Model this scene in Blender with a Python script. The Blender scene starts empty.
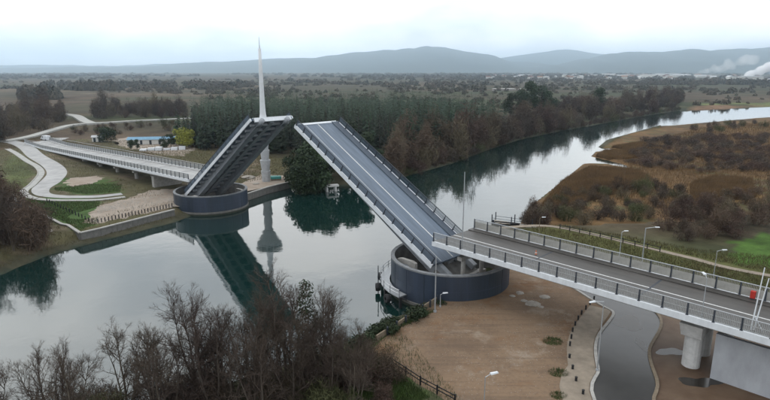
import bpy, math, random
import numpy as np
from mathutils import Vector, Matrix
R = math.radians
SC = bpy.context.scene
COL = SC.collection

# ------------------------------------------------------------------ camera, sky, sun, exposure
cam = bpy.data.cameras.new('camera')
cam.lens = 25.714; cam.sensor_width = 36; cam.clip_start = 0.5; cam.clip_end = 30000
co = bpy.data.objects.new('camera', cam); COL.objects.link(co)
co.location = (0, 0, 35); co.rotation_euler = (R(90 - 13.3), 0, 0)
SC.camera = co

SUN_FROM = Vector((-.80, .60, .66)).normalized()
W = bpy.data.worlds.new('World'); SC.world = W; W.use_nodes = True
nt = W.node_tree; nt.nodes.clear()
wo = nt.nodes.new('ShaderNodeOutputWorld'); bg = nt.nodes.new('ShaderNodeBackground')
sky = nt.nodes.new('ShaderNodeTexSky'); sky.sky_type = 'NISHITA'; sky.sun_disc = False
sky.sun_elevation = math.asin(SUN_FROM.z); sky.sun_rotation = math.atan2(SUN_FROM.x, SUN_FROM.y)
sky.dust_density = 3.0
tc = nt.nodes.new('ShaderNodeTexCoord')
mp = nt.nodes.new('ShaderNodeMapping'); mp.inputs['Scale'].default_value = (1.0, 1.0, 2.4)
nz = nt.nodes.new('ShaderNodeTexNoise'); nz.inputs['Scale'].default_value = 1.9
nz.inputs['Detail'].default_value = 5; nz.inputs['Roughness'].default_value = .5
rp = nt.nodes.new('ShaderNodeValToRGB')
rp.color_ramp.elements[0].position = .38; rp.color_ramp.elements[0].color = (.55, .595, .65, 1)
rp.color_ramp.elements[1].position = .60; rp.color_ramp.elements[1].color = (1.12, 1.11, 1.09, 1)
mul = nt.nodes.new('ShaderNodeVectorMath'); mul.operation = 'SCALE'; mul.inputs['Scale'].default_value = 12.5
mx = nt.nodes.new('ShaderNodeMix'); mx.data_type = 'RGBA'; mx.inputs[0].default_value = .95
nt.links.new(tc.outputs['Generated'], mp.inputs['Vector']); nt.links.new(mp.outputs[0], nz.inputs['Vector'])
nt.links.new(nz.outputs['Fac'], rp.inputs[0]); nt.links.new(rp.outputs[0], mul.inputs[0])
nt.links.new(sky.outputs[0], mx.inputs[6]); nt.links.new(mul.outputs[0], mx.inputs[7])
nt.links.new(mx.outputs[2], bg.inputs[0]); bg.inputs[1].default_value = .15
nt.links.new(bg.outputs[0], wo.inputs[0])

sl = bpy.data.lights.new('sun', 'SUN'); sl.energy = .8; sl.angle = R(18); sl.color = (1, .965, .91)
so = bpy.data.objects.new('sun', sl); COL.objects.link(so); so.location = (-60, 40, 90)
so.rotation_euler = (-SUN_FROM).to_track_quat('-Z', 'Y').to_euler()

SC.view_settings.view_transform = 'Standard'; SC.view_settings.look = 'None'
SC.view_settings.gamma = 1; SC.view_settings.use_curve_mapping = False; SC.view_settings.exposure = -0.05
SC.render.engine = 'CYCLES'
cy = SC.cycles
cy.use_denoising = True; cy.max_bounces = 6; cy.diffuse_bounces = 2; cy.glossy_bounces = 3
cy.transmission_bounces = 2; cy.transparent_max_bounces = 8; cy.volume_bounces = 4; cy.caustics_reflective = False
cy.caustics_refractive = False; cy.sample_clamp_indirect = 4

# ------------------------------------------------------------------ helpers
class MB:
    def __init__(self): self.v = []; self.f = []
    def add(self, vs, fs):
        n = len(self.v); self.v += [tuple(p) for p in vs]; self.f += [tuple(i + n for i in q) for q in fs]; return self
    def box(self, x0, x1, y0, y1, z0, z1):
        v = [(x, y, z) for x in (x0, x1) for y in (y0, y1) for z in (z0, z1)]
        return self.add(v, [(0, 1, 3, 2), (4, 6, 7, 5), (0, 4, 5, 1), (2, 3, 7, 6), (0, 2, 6, 4), (1, 5, 7, 3)])
    def hexa(self, b, t):                                # four bottom corners, four top corners, same order
        return self.add(list(b) + list(t), [(3, 2, 1, 0), (4, 5, 6, 7), (0, 1, 5, 4), (1, 2, 6, 5), (2, 3, 7, 6), (3, 0, 4, 7)])
    def tube(self, p0, p1, r0, r1=None, n=8, caps=True):
        r1 = r0 if r1 is None else r1
        p0 = Vector(p0); p1 = Vector(p1); d = (p1 - p0).normalized()
        a = d.orthogonal().normalized(); b = d.cross(a)
        v = []
        for p, r in ((p0, r0), (p1, r1)):
            for k in range(n):
                t = 2 * math.pi * k / n; v.append(p + a * (r * math.cos(t)) + b * (r * math.sin(t)))
        f = [(k, (k + 1) % n, n + (k + 1) % n, n + k) for k in range(n)]
        if caps: f += [tuple(range(n - 1, -1, -1)), tuple(range(n, 2 * n))]
        return self.add(v, f)
    def lathe(self, prof, n=32, a0=0, a1=2 * math.pi):   # prof: (r, z) from bottom to top, outside; closed when a full turn
        full = abs(a1 - a0 - 2 * math.pi) < 1e-6
        m = n if full else n + 1
        v = []
        for k in range(m):
            t = a0 + (a1 - a0) * k / n
            for r, z in prof: v.append((r * math.cos(t), r * math.sin(t), z))
        L = len(prof); f = []
        for k in range(n):
            k2 = (k + 1) % m
            for j in range(L - 1): f.append((k * L + j, k2 * L + j, k2 * L + j + 1, k * L + j + 1))
        return self.add(v, f)
    def prism(self, poly, z0, z1):
        n = len(poly)
        area = sum(poly[i][0] * poly[(i + 1) % n][1] - poly[(i + 1) % n][0] * poly[i][1] for i in range(n))
        if area < 0: poly = poly[::-1]
        v = [(p[0], p[1], z0) for p in poly] + [(p[0], p[1], z1) for p in poly]
        return self.add(v, [tuple(range(n - 1, -1, -1)), tuple(range(n, 2 * n))] + [(i, (i + 1) % n, n + (i + 1) % n, n + i) for i in range(n)])
    def mesh(self, name, mat, smooth=False):
        me = bpy.data.meshes.new(name); me.from_pydata(self.v, [], self.f); me.materials.append(mat)
        if smooth: me.polygons.foreach_set('use_smooth', [True] * len(me.polygons))
        me.update(); return me
    def build(self, name, mat, parent=None, smooth=False, loc=None, rot=None):
        return inst(name, self.mesh(name, mat, smooth), parent, loc, rot)

def inst(name, me, parent=None, loc=None, rot=None, scale=None):
    o = bpy.data.objects.new(name, me); COL.objects.link(o)
    if parent is not None: o.parent = parent
    if loc is not None: o.location = loc
    if rot is not None: o.rotation_euler = rot
    if scale is not None: o.scale = scale
    return o
def tag(o, label=None, cat=None, group=None, kind=None):
    if label: o['label'] = label
    if cat: o['category'] = cat
    if group: o['group'] = group
    if kind: o['kind'] = kind
    return o
def thing(name, loc, rot, label, cat, group=None):
    o = inst(name, None, None, loc, rot); o.empty_display_size = .5
    return tag(o, label, cat, group)
def copy_tree(o, parent=None):
    c = o.copy(); COL.objects.link(c); c.parent = parent
    for ch in o.children: copy_tree(ch, c)
    return c
def catmull(pts, n=8):
    P = [Vector((p[0], p[1])) for p in pts]; P = [P[0] * 2 - P[1]] + P + [P[-1] * 2 - P[-2]]
    out = []
    for i in range(1, len(P) - 2):
        a, b, c, d = P[i - 1:i + 3]
        for k in range(n):
            t = k / n
            out.append(.5 * ((2 * b) + (c - a) * t + (2 * a - 5 * b + 4 * c - d) * t * t + (3 * b - a - 3 * c + d) * t ** 3))
    out.append(P[-2]); return out
def ribbon(pts, w, z, mb=None, off=0.0, thick=0.0):
    """a strip of width w along pts (off: sideways offset), as a sheet or, with thick, a solid kerb; z a number or a function of i"""
    mb = mb or MB(); n = len(pts); L = []; Rr = []
    for i in range(n):
        d = (pts[min(i + 1, n - 1)] - pts[max(i - 1, 0)]).normalized(); q = Vector((-d.y, d.x))
        ww = w(i / (n - 1)) if callable(w) else w
        zz = z(i / (n - 1)) if callable(z) else z
        c = pts[i] + q * off
        L.append((*(c + q * ww / 2), zz)); Rr.append((*(c - q * ww / 2), zz))
    if not thick:
        mb.add(L + Rr, [(n + i, n + i + 1, i + 1, i) for i in range(n - 1)])
    else:
        lo = [(x, y, q - thick) for x, y, q in L]; ro = [(x, y, q - thick) for x, y, q in Rr]
        f = []
        for i in range(n - 1):
            f += [(n + i, n + i + 1, i + 1, i), (i, i + 1, 2 * n + i + 1, 2 * n + i), (n + i + 1, n + i, 3 * n + i, 3 * n + i + 1)]
        f += [(0, 2 * n, 3 * n, n), (n - 1, 2 * n - 1, 4 * n - 1, 3 * n - 1)]
        mb.add(L + Rr + lo + ro, f)
    return mb

# ------------------------------------------------------------------ materials
def mat(name, col, rough=.8, var=.25, scale=2.0, metal=0.0, bump=0.0, col2=None, rnd=0.0, spec=.3, detail=6, stretch=None, transl=0.0):
    m = bpy.data.materials.new(name); m.use_nodes = True; N = m.node_tree; n = N.nodes; l = N.links
    b = n['Principled BSDF']; b.inputs['Roughness'].default_value = rough; b.inputs['Metallic'].default_value = metal
    b.inputs['Specular IOR Level'].default_value = spec
    c = tuple(col); c2 = tuple(col2) if col2 else tuple(x * (1 - var) for x in col)
    t = n.new('ShaderNodeTexCoord'); z = n.new('ShaderNodeTexNoise')
    z.inputs['Scale'].default_value = scale; z.inputs['Detail'].default_value = detail; z.inputs['Roughness'].default_value = .65
    src = t.outputs['Object']
    if stretch:
        q = n.new('ShaderNodeMapping'); q.inputs['Scale'].default_value = stretch; l.new(src, q.inputs[0]); src = q.outputs[0]
    l.new(src, z.inputs['Vector'])
    r = n.new('ShaderNodeValToRGB'); r.color_ramp.elements[0].position = .32; r.color_ramp.elements[1].position = .68
    r.color_ramp.elements[0].color = (*c2, 1); r.color_ramp.elements[1].color = (*c, 1)
    l.new(z.outputs['Fac'], r.inputs[0]); out = r.outputs[0]
    if rnd:
        oi = n.new('ShaderNodeObjectInfo'); h = n.new('ShaderNodeHueSaturation')
        mr = n.new('ShaderNodeMapRange'); mr.inputs[3].default_value = 1 - rnd; mr.inputs[4].default_value = 1 + rnd
        mr2 = n.new('ShaderNodeMapRange'); mr2.inputs[3].default_value = .5 - rnd * .06; mr2.inputs[4].default_value = .5 + rnd * .06
        l.new(oi.outputs['Random'], mr.inputs[0]); l.new(oi.outputs['Random'], mr2.inputs[0])
        l.new(mr.outputs[0], h.inputs['Value']); l.new(mr2.outputs[0], h.inputs['Hue']); l.new(out, h.inputs['Color']); out = h.outputs[0]
    l.new(out, b.inputs['Base Color'])
    if bump:
        bp = n.new('ShaderNodeBump'); bp.inputs['Strength'].default_value = bump; bp.inputs['Distance'].default_value = .1
        l.new(z.outputs['Fac'], bp.inputs['Height']); l.new(bp.outputs[0], b.inputs['Normal'])
    return m

M = {}
M['white_steel'] = mat('white_steel', (.62, .65, .68), .45, .18, 1.3, stretch=(1, 1, .3))
M['white_conc'] = mat('white_concrete', (.55, .55, .54), .8, .3, 1.2, bump=.1)
M['conc'] = mat('concrete', (.36, .35, .33), .85, .35, 1.5, bump=.2)
M['conc_dark'] = mat('dark_concrete', (.16, .155, .145), .9, .4, 1.0, bump=.2)
M['under_steel'] = mat('underside_steel', (.30, .32, .345), .6, .3, .8, spec=.4)
M['under_rib'] = mat('rib_steel', (.33, .35, .375), .6, .3, 1.5, spec=.4)
M['tub'] = mat('navy_plate', (.026, .040, .064), .48, .5, .5, spec=.5, stretch=(1, 1, .12), rnd=.22, detail=10)
M['tub_in'] = mat('tub_inner', (.20, .195, .185), .9, .5, .7, bump=.2)
M['algae'] = mat('algae_stain', (.030, .036, .024), .7, .5, 1.2)
M['rim'] = mat('rim_concrete', (.20, .21, .22), .8, .4, 1.2)
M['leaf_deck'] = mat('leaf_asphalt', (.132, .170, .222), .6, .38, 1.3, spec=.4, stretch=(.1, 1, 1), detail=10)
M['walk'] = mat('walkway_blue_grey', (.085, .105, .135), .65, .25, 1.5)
M['paint'] = mat('road_paint', (.60, .61, .60), .7, .35, 3.0)
M['post'] = mat('dark_post', (.035, .042, .055), .5, .3, 4)
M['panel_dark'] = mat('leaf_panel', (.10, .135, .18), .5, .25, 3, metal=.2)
M['panel_light'] = mat('mesh_panel', (.36, .37, .37), .5, .25, 3, metal=.2)
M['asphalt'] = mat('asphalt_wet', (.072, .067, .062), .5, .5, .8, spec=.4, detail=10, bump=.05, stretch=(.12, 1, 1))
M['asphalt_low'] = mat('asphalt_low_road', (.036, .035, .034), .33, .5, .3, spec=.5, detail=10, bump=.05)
M['asphalt_pale'] = mat('asphalt_pale', (.34, .34, .335), .7, .35, .3, detail=8)
M['path'] = mat('pale_concrete_path', (.34, .34, .32), .75, .3, .5, detail=9)
M['mud'] = mat('wet_mud', (.065, .036, .020), .65, .5, .22, col2=(.125, .085, .055), detail=9, bump=.3, spec=.3)
M['sand'] = mat('sandy_ground', (.30, .26, .22), .9, .3, .25, col2=(.20, .155, .115), detail=10, bump=.4)
M['parapet'] = mat('parapet_grey', (.34, .335, .31), .75, .3, 1.2)
M['walk_tan'] = mat('tan_walk', (.25, .21, .165), .9, .35, .8, detail=9)
M['wall_pale'] = mat('pale_wall', (.36, .375, .40), .8, .25, .6, stretch=(1, 1, .4))
M['galv'] = mat('galvanised', (.42, .44, .46), .4, .2, 4, metal=.5)
M['timber'] = mat('timber', (.20, .16, .115), .85, .4, 3)
M['black'] = mat('black_rubber', (.018, .018, .02), .6, .3, 3)
M['tower'] = mat('tower_white', (.58, .60, .62), .5, .15, .8)
M['shaft'] = mat('shaft_grey', (.40, .415, .43), .6, .25, 1.0, bump=.1)
M['glass'] = mat('dark_glass', (.03, .04, .05), .12, .2, 1, spec=.6)
M['trunk'] = mat('bark', (.075, .06, .048), .9, .4, 3)
M['bark_pale'] = mat('pale_bark', (.098, .082, .066), .9, .4, 2, rnd=.3)
M['twig'] = mat('twig_brown', (.066, .049, .039), .9, .35, .8, rnd=.3)
M['twig_red'] = mat('twig_reddish', (.086, .055, .042), .9, .35, .4, rnd=.35)
M['scrub'] = mat('scrub_twig', (.095, .072, .048), .9, .4, .4, rnd=.35)
M['scrub_green'] = mat('scrub_olive', (.068, .072, .030), .9, .4, .4, rnd=.3)
M['pine'] = mat('pine_needles', (.019, .032, .016), .85, .5, .4, rnd=.6)
M['leaf'] = mat('evergreen_leaves', (.026, .044, .017), .8, .5, .6, rnd=.25)
M['leaf_y'] = mat('yellow_green_leaves', (.27, .28, .045), .8, .4, .6)
M['reed'] = mat('reed', (.155, .094, .042), .9, .4, .15, col2=(.092, .058, .029))
M['grass'] = mat('grass_blades', (.048, .076, .020), .9, .4, .2)
M['rough'] = mat('rough_grass', (.080, .082, .030), .95, .4, .08, col2=(.078, .058, .030))
M['wood_far'] = mat('far_trees', (.038, .040, .025), .95, .4, .012, col2=(.070, .052, .038), detail=3)
M['hill'] = mat('hill_forest', (.034, .048, .036), .95, .4, .004, detail=10)
M['roof_red'] = mat('roof_red', (.20, .09, .06), .8, .3, 1, rnd=.4)
M['roof_grey'] = mat('roof_grey', (.42, .43, .44), .7, .2, 1, rnd=.3)
M['house'] = mat('house_wall', (.58, .57, .54), .85, .15, 1, rnd=.15)
M['blue'] = mat('blue_roof', (.12, .26, .38), .6, .25, 1)
M['teal'] = mat('teal_tarp', (.04, .22, .20), .6, .3, 2)
M['red'] = mat('red_paint', (.42, .035, .025), .5, .2, 3)
M['orange'] = mat('orange_plastic', (.50, .14, .06), .5, .2, 3)
M['rubble'] = mat('pale_rubble', (.30, .275, .24), .9, .3, 2)

# yard: packed dirt with rusty stains, pale scuffs, tyre tracks and grit
m = bpy.data.materials.new('yard_dirt'); m.use_nodes = True; N = m.node_tree; n = N.nodes; l = N.links
b = n['Principled BSDF']; b.inputs['Roughness'].default_value = .9; b.inputs['Specular IOR Level'].default_value = .15
t = n.new('ShaderNodeTexCoord'); prev = None
def layer(scale, lo, hi, col, amt, det=8, stretch=None):
    global prev
    z = n.new('ShaderNodeTexNoise'); z.inputs['Scale'].default_value = scale; z.inputs['Detail'].default_value = det; z.inputs['Roughness'].default_value = .68; src = t.outputs['Object']
    if stretch: q = n.new('ShaderNodeMapping'); q.inputs['Rotation'].default_value = (0, 0, .8); q.inputs['Scale'].default_value = stretch; l.new(src, q.inputs[0]); src = q.outputs[0]
    l.new(src, z.inputs['Vector']); r = n.new('ShaderNodeMapRange'); r.inputs[1].default_value = lo; r.inputs[2].default_value = hi; r.inputs[4].default_value = amt; l.new(z.outputs['Fac'], r.inputs[0])
    x = n.new('ShaderNodeMix'); x.data_type = 'RGBA'; l.new(r.outputs[0], x.inputs[0]); x.inputs[7].default_value = (*col, 1)
    if prev is None: x.inputs[6].default_value = (.185, .127, .083, 1)
    else: l.new(prev, x.inputs[6])
    prev = x.outputs[2]; return z
layer(.09, .45, .65, (.115, .080, .056), .85); layer(.16, .52, .66, (.15, .075, .032), .7); layer(.22, .56, .68, (.27, .225, .18), .7)
layer(.5, .5, .62, (.10, .072, .052), .45, 6, (.12, 2.2, 1)); zf_ = layer(2.6, .5, .7, (.08, .06, .045), .5, 10)
l.new(prev, b.inputs['Base Color'])
bp = n.new('ShaderNodeBump'); bp.inputs['Strength'].default_value = .5; bp.inputs['Distance'].default_value = .12; l.new(zf_.outputs['Fac'], bp.inputs['Height']); l.new(bp.outputs[0], b.inputs['Normal'])
M['dirt'] = m
# water: a green river that mirrors the sky
m = bpy.data.materials.new('river_water'); m.use_nodes = True; N = m.node_tree; n = N.nodes; l = N.links
b = n['Principled BSDF']; b.inputs['Base Color'].default_value = (.004, .018, .016, 1); b.inputs['Roughness'].default_value = .03
b.inputs['IOR'].default_value = 2.2; b.inputs['Specular IOR Level'].default_value = .5
t = n.new('ShaderNodeTexCoord'); q = n.new('ShaderNodeTexNoise'); q.inputs['Scale'].default_value = .22; q.inputs['Detail'].default_value = 4
l.new(t.outputs['Object'], q.inputs['Vector'])
q2 = n.new('ShaderNodeTexNoise'); q2.inputs['Scale'].default_value = 1.6; q2.inputs['Detail'].default_value = 3; l.new(t.outputs['Object'], q2.inputs['Vector'])
ad = n.new('ShaderNodeMath'); ad.operation = 'MULTIPLY_ADD'; ad.inputs[1].default_value = .12; l.new(q2.outputs['Fac'], ad.inputs[0]); l.new(q.outputs['Fac'], ad.inputs[2])
bp = n.new('ShaderNodeBump'); bp.inputs['Strength'].default_value = .075; bp.inputs['Distance'].default_value = .35
l.new(ad.outputs[0], bp.inputs['Height']); l.new(bp.outputs[0], b.inputs['Normal'])
q3 = n.new('ShaderNodeTexNoise'); q3.inputs['Scale'].default_value = .035; q3.inputs['Detail'].default_value = 5; mp3 = n.new('ShaderNodeMapping'); mp3.inputs['Rotation'].default_value = (0, 0, -.8); mp3.inputs['Scale'].default_value = (.5, 2.0, 1)
l.new(t.outputs['Object'], mp3.inputs[0]); l.new(mp3.outputs[0], q3.inputs['Vector'])
mr3 = n.new('ShaderNodeMapRange'); mr3.inputs[1].default_value = .45; mr3.inputs[2].default_value = .7; mr3.inputs[3].default_value = .02; mr3.inputs[4].default_value = .065
l.new(q3.outputs['Fac'], mr3.inputs[0]); l.new(mr3.outputs[0], b.inputs['Roughness'])
M['water'] = m
# ground: tint per zone from the sheet's own attribute, broken up by noise
m = bpy.data.materials.new('ground_cover'); m.use_nodes = True; N = m.node_tree; n = N.nodes; l = N.links
b = n['Principled BSDF']; b.inputs['Roughness'].default_value = .95; b.inputs['Specular IOR Level'].default_value = .1
at = n.new('ShaderNodeAttribute'); at.attribute_name = 'tint'
t = n.new('ShaderNodeTexCoord')
q = n.new('ShaderNodeTexNoise'); q.inputs['Scale'].default_value = .35; q.inputs['Detail'].default_value = 12; q.inputs['Roughness'].default_value = .7
q2 = n.new('ShaderNodeTexNoise'); q2.inputs['Scale'].default_value = .03; q2.inputs['Detail'].default_value = 6
l.new(t.outputs['Object'], q.inputs['Vector']); l.new(t.outputs['Object'], q2.inputs['Vector'])
ad = n.new('ShaderNodeMath'); ad.operation = 'ADD'; l.new(q.outputs['Fac'], ad.inputs[0]); l.new(q2.outputs['Fac'], ad.inputs[1])
mr = n.new('ShaderNodeMapRange'); mr.inputs[1].default_value = .7; mr.inputs[2].default_value = 1.3; mr.inputs[3].default_value = .42; mr.inputs[4].default_value = 1.5
l.new(ad.outputs[0], mr.inputs[0])
vm = n.new('ShaderNodeVectorMath'); vm.operation = 'SCALE'; l.new(at.outputs['Color'], vm.inputs[0]); l.new(mr.outputs[0], vm.inputs['Scale'])
l.new(vm.outputs[0], b.inputs['Base Color'])
bp = n.new('ShaderNodeBump'); bp.inputs['Strength'].default_value = .6; bp.inputs['Distance'].default_value = .3
l.new(q.outputs['Fac'], bp.inputs['Height']); l.new(bp.outputs[0], b.inputs['Normal'])
M['ground'] = m

# ------------------------------------------------------------------ the land and the river
NORTH = [(-1200, -560), (-300, -90), (-160, 22), (-95, 68), (-67.5, 90.9), (-65.7, 101), (-61.7, 107.9), (-49.7, 125.4), (-44, 142), (-38.2, 151.8), (-29.5, 166.9), (-19, 166), (-6, 168),
         (5, 179.9), (25.8, 209.1), (44.4, 242.7), (69.9, 284.2), (103.2, 324.9), (143.2, 368.1), (197.2, 428.8), (262, 493.6), (384.6, 556.3), (640, 640), (1400, 660)]
SOUTH = [(-1200, -640), (-300, -150), (-140, -22), (-60, 34), (-34, 49), (-20, 55), (-8, 63), (0, 72.4), (6.6, 78.2), (9, 84), (16, 96), (22, 110), (25.5, 120.4), (31.5, 123.7), (37.3, 139), (55.7, 171.6),
         (76.5, 209.1), (85.3, 208), (88.7, 198.1), (91.1, 204.6), (88.6, 216.3), (85.6, 226.7), (93.1, 241.1), (100.9, 239.6), (107, 236.6), (105.2, 249), (98.8, 254), (114.1, 282.1), (167, 345.2), (251, 398.2), (294.6, 424.2), (620, 492), (1400, 520)]
RIVER = np.array(NORTH + SOUTH[::-1])
def inside(poly, x, y):
    poly = np.asarray(poly); r = np.zeros(x.shape, bool); j = len(poly) - 1
    for i in range(len(poly)):
        xi, yi = poly[i]; xj, yj = poly[j]
        c = ((yi > y) != (yj > y)) & (x < (xj - xi) * (y - yi) / (yj - yi + 1e-12) + xi); r ^= c; j = i
    return r
def dist(poly, x, y, closed=True):
    poly = np.asarray(poly, float); d = np.full(x.shape, 1e9); n = len(poly)
    for i in range(n if closed else n - 1):
        a = poly[i]; bq = poly[(i + 1) % n] - a
        t = np.clip(((x - a[0]) * bq[0] + (y - a[1]) * bq[1]) / (bq @ bq + 1e-9), 0, 1)
        d = np.minimum(d, np.hypot(x - a[0] - t * bq[0], y - a[1] - t * bq[1]))
    return d
def sdist(x, y):
    d = dist(RIVER, x, y); return np.where(inside(RIVER, x, y), -d, d)
def ss(a, b, x):
    t = np.clip((x - a) / (b - a), 0, 1); return t * t * (3 - 2 * t)
_r = np.random.RandomState(7)
_w = [( _r.uniform(-1, 1, 2), _r.uniform(0, 6.28)) for _ in range(48)]
def fnoise(x, y, scale, k=0):
    s = 0
    for i in range(8):
        (a, p) = _w[(k * 8 + i) % 48]; f = (1 + i * .6) / scale
        s = s + np.sin((x * a[0] * 1.7 + y * a[1] * 1.7) * f * 2 + p + 1.3 * np.sin((x * a[1] - y * a[0]) * f + p * 2)) / (1 + i * .35)
    return s / 3.2
BUILT = [(-163.2, 231.8), (-150, 270), (-100, 260), (-30, 200), (-26, 158), (-40, 140), (-49, 124), (-64, 104), (-72, 90), (-130, 110)]
YARD_Z = 2.0
def height(x, y):
    d = sdist(x, y)
    h = np.where(d < 0, -2.5 * ss(0, 5, -d), .7 * ss(0, 1.6, d) + 1.3 * ss(2.2, 5.5, d))
    marsh = inside(MARSH, x, y)
    h = np.where(marsh & (d > 0), .45 * ss(0, 2, d) + .5 * ss(5, 40, d) + .25 * fnoise(x, y, 14) * ss(4, 15, d), h)
    rough = ss(8, 60, d) * ss(330, 420, y)
    return h + rough * (fnoise(x, y, 160, 1) * 1.2 + .8)
MARSH = [(26.2, 114.2), (31.5, 123.7), (37.3, 139), (55.7, 171.6), (87.6, 230.9), (130.8, 299.7), (210.9, 382.6), (301, 433.6), (620, 492), (620, 300), (160, 150), (70, 120)]

def axis(lo, hi, f0, f1, step, g):
    a = list(np.arange(f0, f1 + .01, step)); s = step
    while a[-1] < hi: s *= g; a.append(a[-1] + s)
    s = step
    while a[0] > lo: s *= g; a.insert(0, a[0] - s)
    return np.array(a)
gx = axis(-13500, 13500, -190, 200, 1.5, 1.09); gy = axis(-900, 13500, 30, 330, 1.5, 1.06)
X, Y = np.meshgrid(gx, gy); Z = height(X, Y)
Dr = sdist(X, Y)
C = np.zeros(X.shape + (3,))
def put(mask, col, soft=None):
    k = (mask if soft is None else mask * soft).astype(float)[..., None]; C[...] = C * (1 - k) + np.array(col) * k
Xn = X + 2.0 * fnoise(X, Y, 3.5, 1); Yn = Y + 2.5 * fnoise(X, Y, 4.0, 4)
n1 = fnoise(X, Y, 25, 2); n2 = fnoise(X, Y, 7, 3); n3 = fnoise(X, Y, 300, 4); n4 = fnoise(X, Y * 2.5, 420, 5)
put(np.ones(X.shape), (.048, .043, .026))
put(ss(-.2, .6, n3), (.072, .052, .034)); put(ss(.1, .6, n4), (.040, .046, .022)); put(ss(.3, .8, -n4), (.10, .076, .048))
put(Dr < 3.5, (.055, .052, .034)); put(Dr < 0, (.03, .04, .03))
mar = inside(MARSH, X, Y)
put(mar, (.125, .076, .036)); put(mar * ss(-.1, .5, n1), (.078, .052, .030)); put(mar * ss(.2, .7, n2), (.085, .082, .04))
put(inside([(78.9, 138.2), (92.7, 163.7), (108.8, 178.2), (116.6, 171.5), (101, 146.2), (86.1, 137.1)], Xn, Yn), (.21, .135, .062))
put(inside([(43, 143.8), (56.2, 171.5), (73.1, 193.4), (87.3, 185.5), (84.2, 168.3), (62.6, 156.5)], Xn, Yn), (.145, .080, .034))
put(inside([(81.4, 216.3), (104.4, 251.8), (130.4, 270.1), (120.1, 238.8), (97.3, 216.3)], Xn, Yn), (.15, .095, .05))
# strip of grass along the far side of the right approach, bright meadow at the right edge
put(inside([(24.1, 110.5), (38, 115), (50.9, 104.9), (58.7, 97.5), (69.4, 94.1), (130, 70), (90, 40), (50, 75), (26, 108)], X, Y), (.068, .070, .026))
put(inside([(59.6, 91), (67.6, 101.1), (75, 107.6), (84.8, 110.5), (83.8, 98.7), (71.1, 89)], Xn, Yn), (.055, .105, .022))
# left bank
put(inside(BUILT, X, Y) * (Dr > 2.5), (.075, .068, .036)); put(inside(BUILT, X, Y) * (Dr > 2.5) * ss(0, .5, n2), (.12, .096, .066))
put(inside([(-89.4, 143.1), (-74.9, 140.8), (-62.6, 115), (-64.2, 111.2), (-95.2, 139.6), (-96.4, 143.1)], Xn, Yn), (.05, .088, .026))
put(inside([(-94.1, 151.9), (-104, 173), (-90.8, 163.3), (-89.5, 169.6), (-78.2, 160.3), (-73.1, 148), (-81.4, 145.5)], Xn, Yn), (.052, .088, .026))
put(inside([(-136.7, 193.9), (-152.6, 225.9), (-128.8, 196.1), (-116, 180.1), (-102.6, 151.9), (-102.5, 144.3)], Xn, Yn), (.07, .082, .032))
# south bank under the foreground trees
put((Y < 78) * (X < 8) * (Dr > 1), (.06, .064, .036)); put((Y < 78) * (X < 6) * (Dr > 1) * ss(.1, .7, n2), (.085, .062, .045))
put(inside([(-4.2, 63.8), (0, 69.4), (6.3, 75.3), (7.1, 71.1), (-0.9, 62.7), (-1.6, 60.2), (4.6, 50.3), (-6.3, 47)], X, Y), (.055, .095, .024))
# fields of the right-hand far bank
put(inside([(238.2, 448.5), (287.3, 524.5), (384, 555.8), (700, 640), (1500, 700), (1500, 640), (620, 606), (352.8, 510.1)], X, Y), (.16, .10, .06))
put(inside([(295.5, 539.7), (401.7, 581.9), (1500, 790), (1500, 720), (384, 555.8)], X, Y), (.12, .145, .05))
ny, nx = X.shape
idx = np.arange(nx * ny).reshape(ny, nx)
V = np.stack([X, Y, Z], -1).reshape(-1, 3)
F = np.stack([idx[:-1, :-1], idx[:-1, 1:], idx[1:, 1:], idx[1:, :-1]], -1).reshape(-1, 4)
def np_mesh(name, V, F, material, smooth=False):
    me = bpy.data.meshes.new(name); k = F.shape[1]
    me.vertices.add(len(V)); me.vertices.foreach_set('co', np.ascontiguousarray(V, np.float32).ravel())
    me.loops.add(F.size); me.loops.foreach_set('vertex_index', np.ascontiguousarray(F, np.int32).ravel())
    me.polygons.add(len(F)); me.polygons.foreach_set('loop_start', np.arange(0, F.size, k, dtype=np.int32))
    me.polygons.foreach_set('loop_total', np.full(len(F), k, np.int32))
    if smooth: me.polygons.foreach_set('use_smooth', np.ones(len(F), bool))
    me.materials.append(material); me.update(calc_edges=True); return me
gm = np_mesh('ground', V, F, M['ground'], True)
ca = gm.attributes.new('tint', 'FLOAT_COLOR', 'POINT')
ca.data.foreach_set('color', np.concatenate([C.reshape(-1, 3), np.ones((nx * ny, 1))], 1).astype(np.float32).ravel())
tag(inst('ground', gm), 'flat river plain of grass, scrub, fields and marsh', None, kind='structure')
wt = MB(); wt.add([(-1300, -700, 0), (1500, -700, 0), (1500, 900, 0), (-1300, 900, 0)], [(0, 1, 2, 3)])
tag(wt.build('river_water', M['water']), 'calm green river mirroring the overcast sky', None, kind='structure')
def gz(x, y): return float(height(np.array([float(x)]), np.array([float(y)]))[0])
def rd(x, y): return float(sdist(np.array([float(x)]), np.array([float(y)]))[0])

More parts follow.
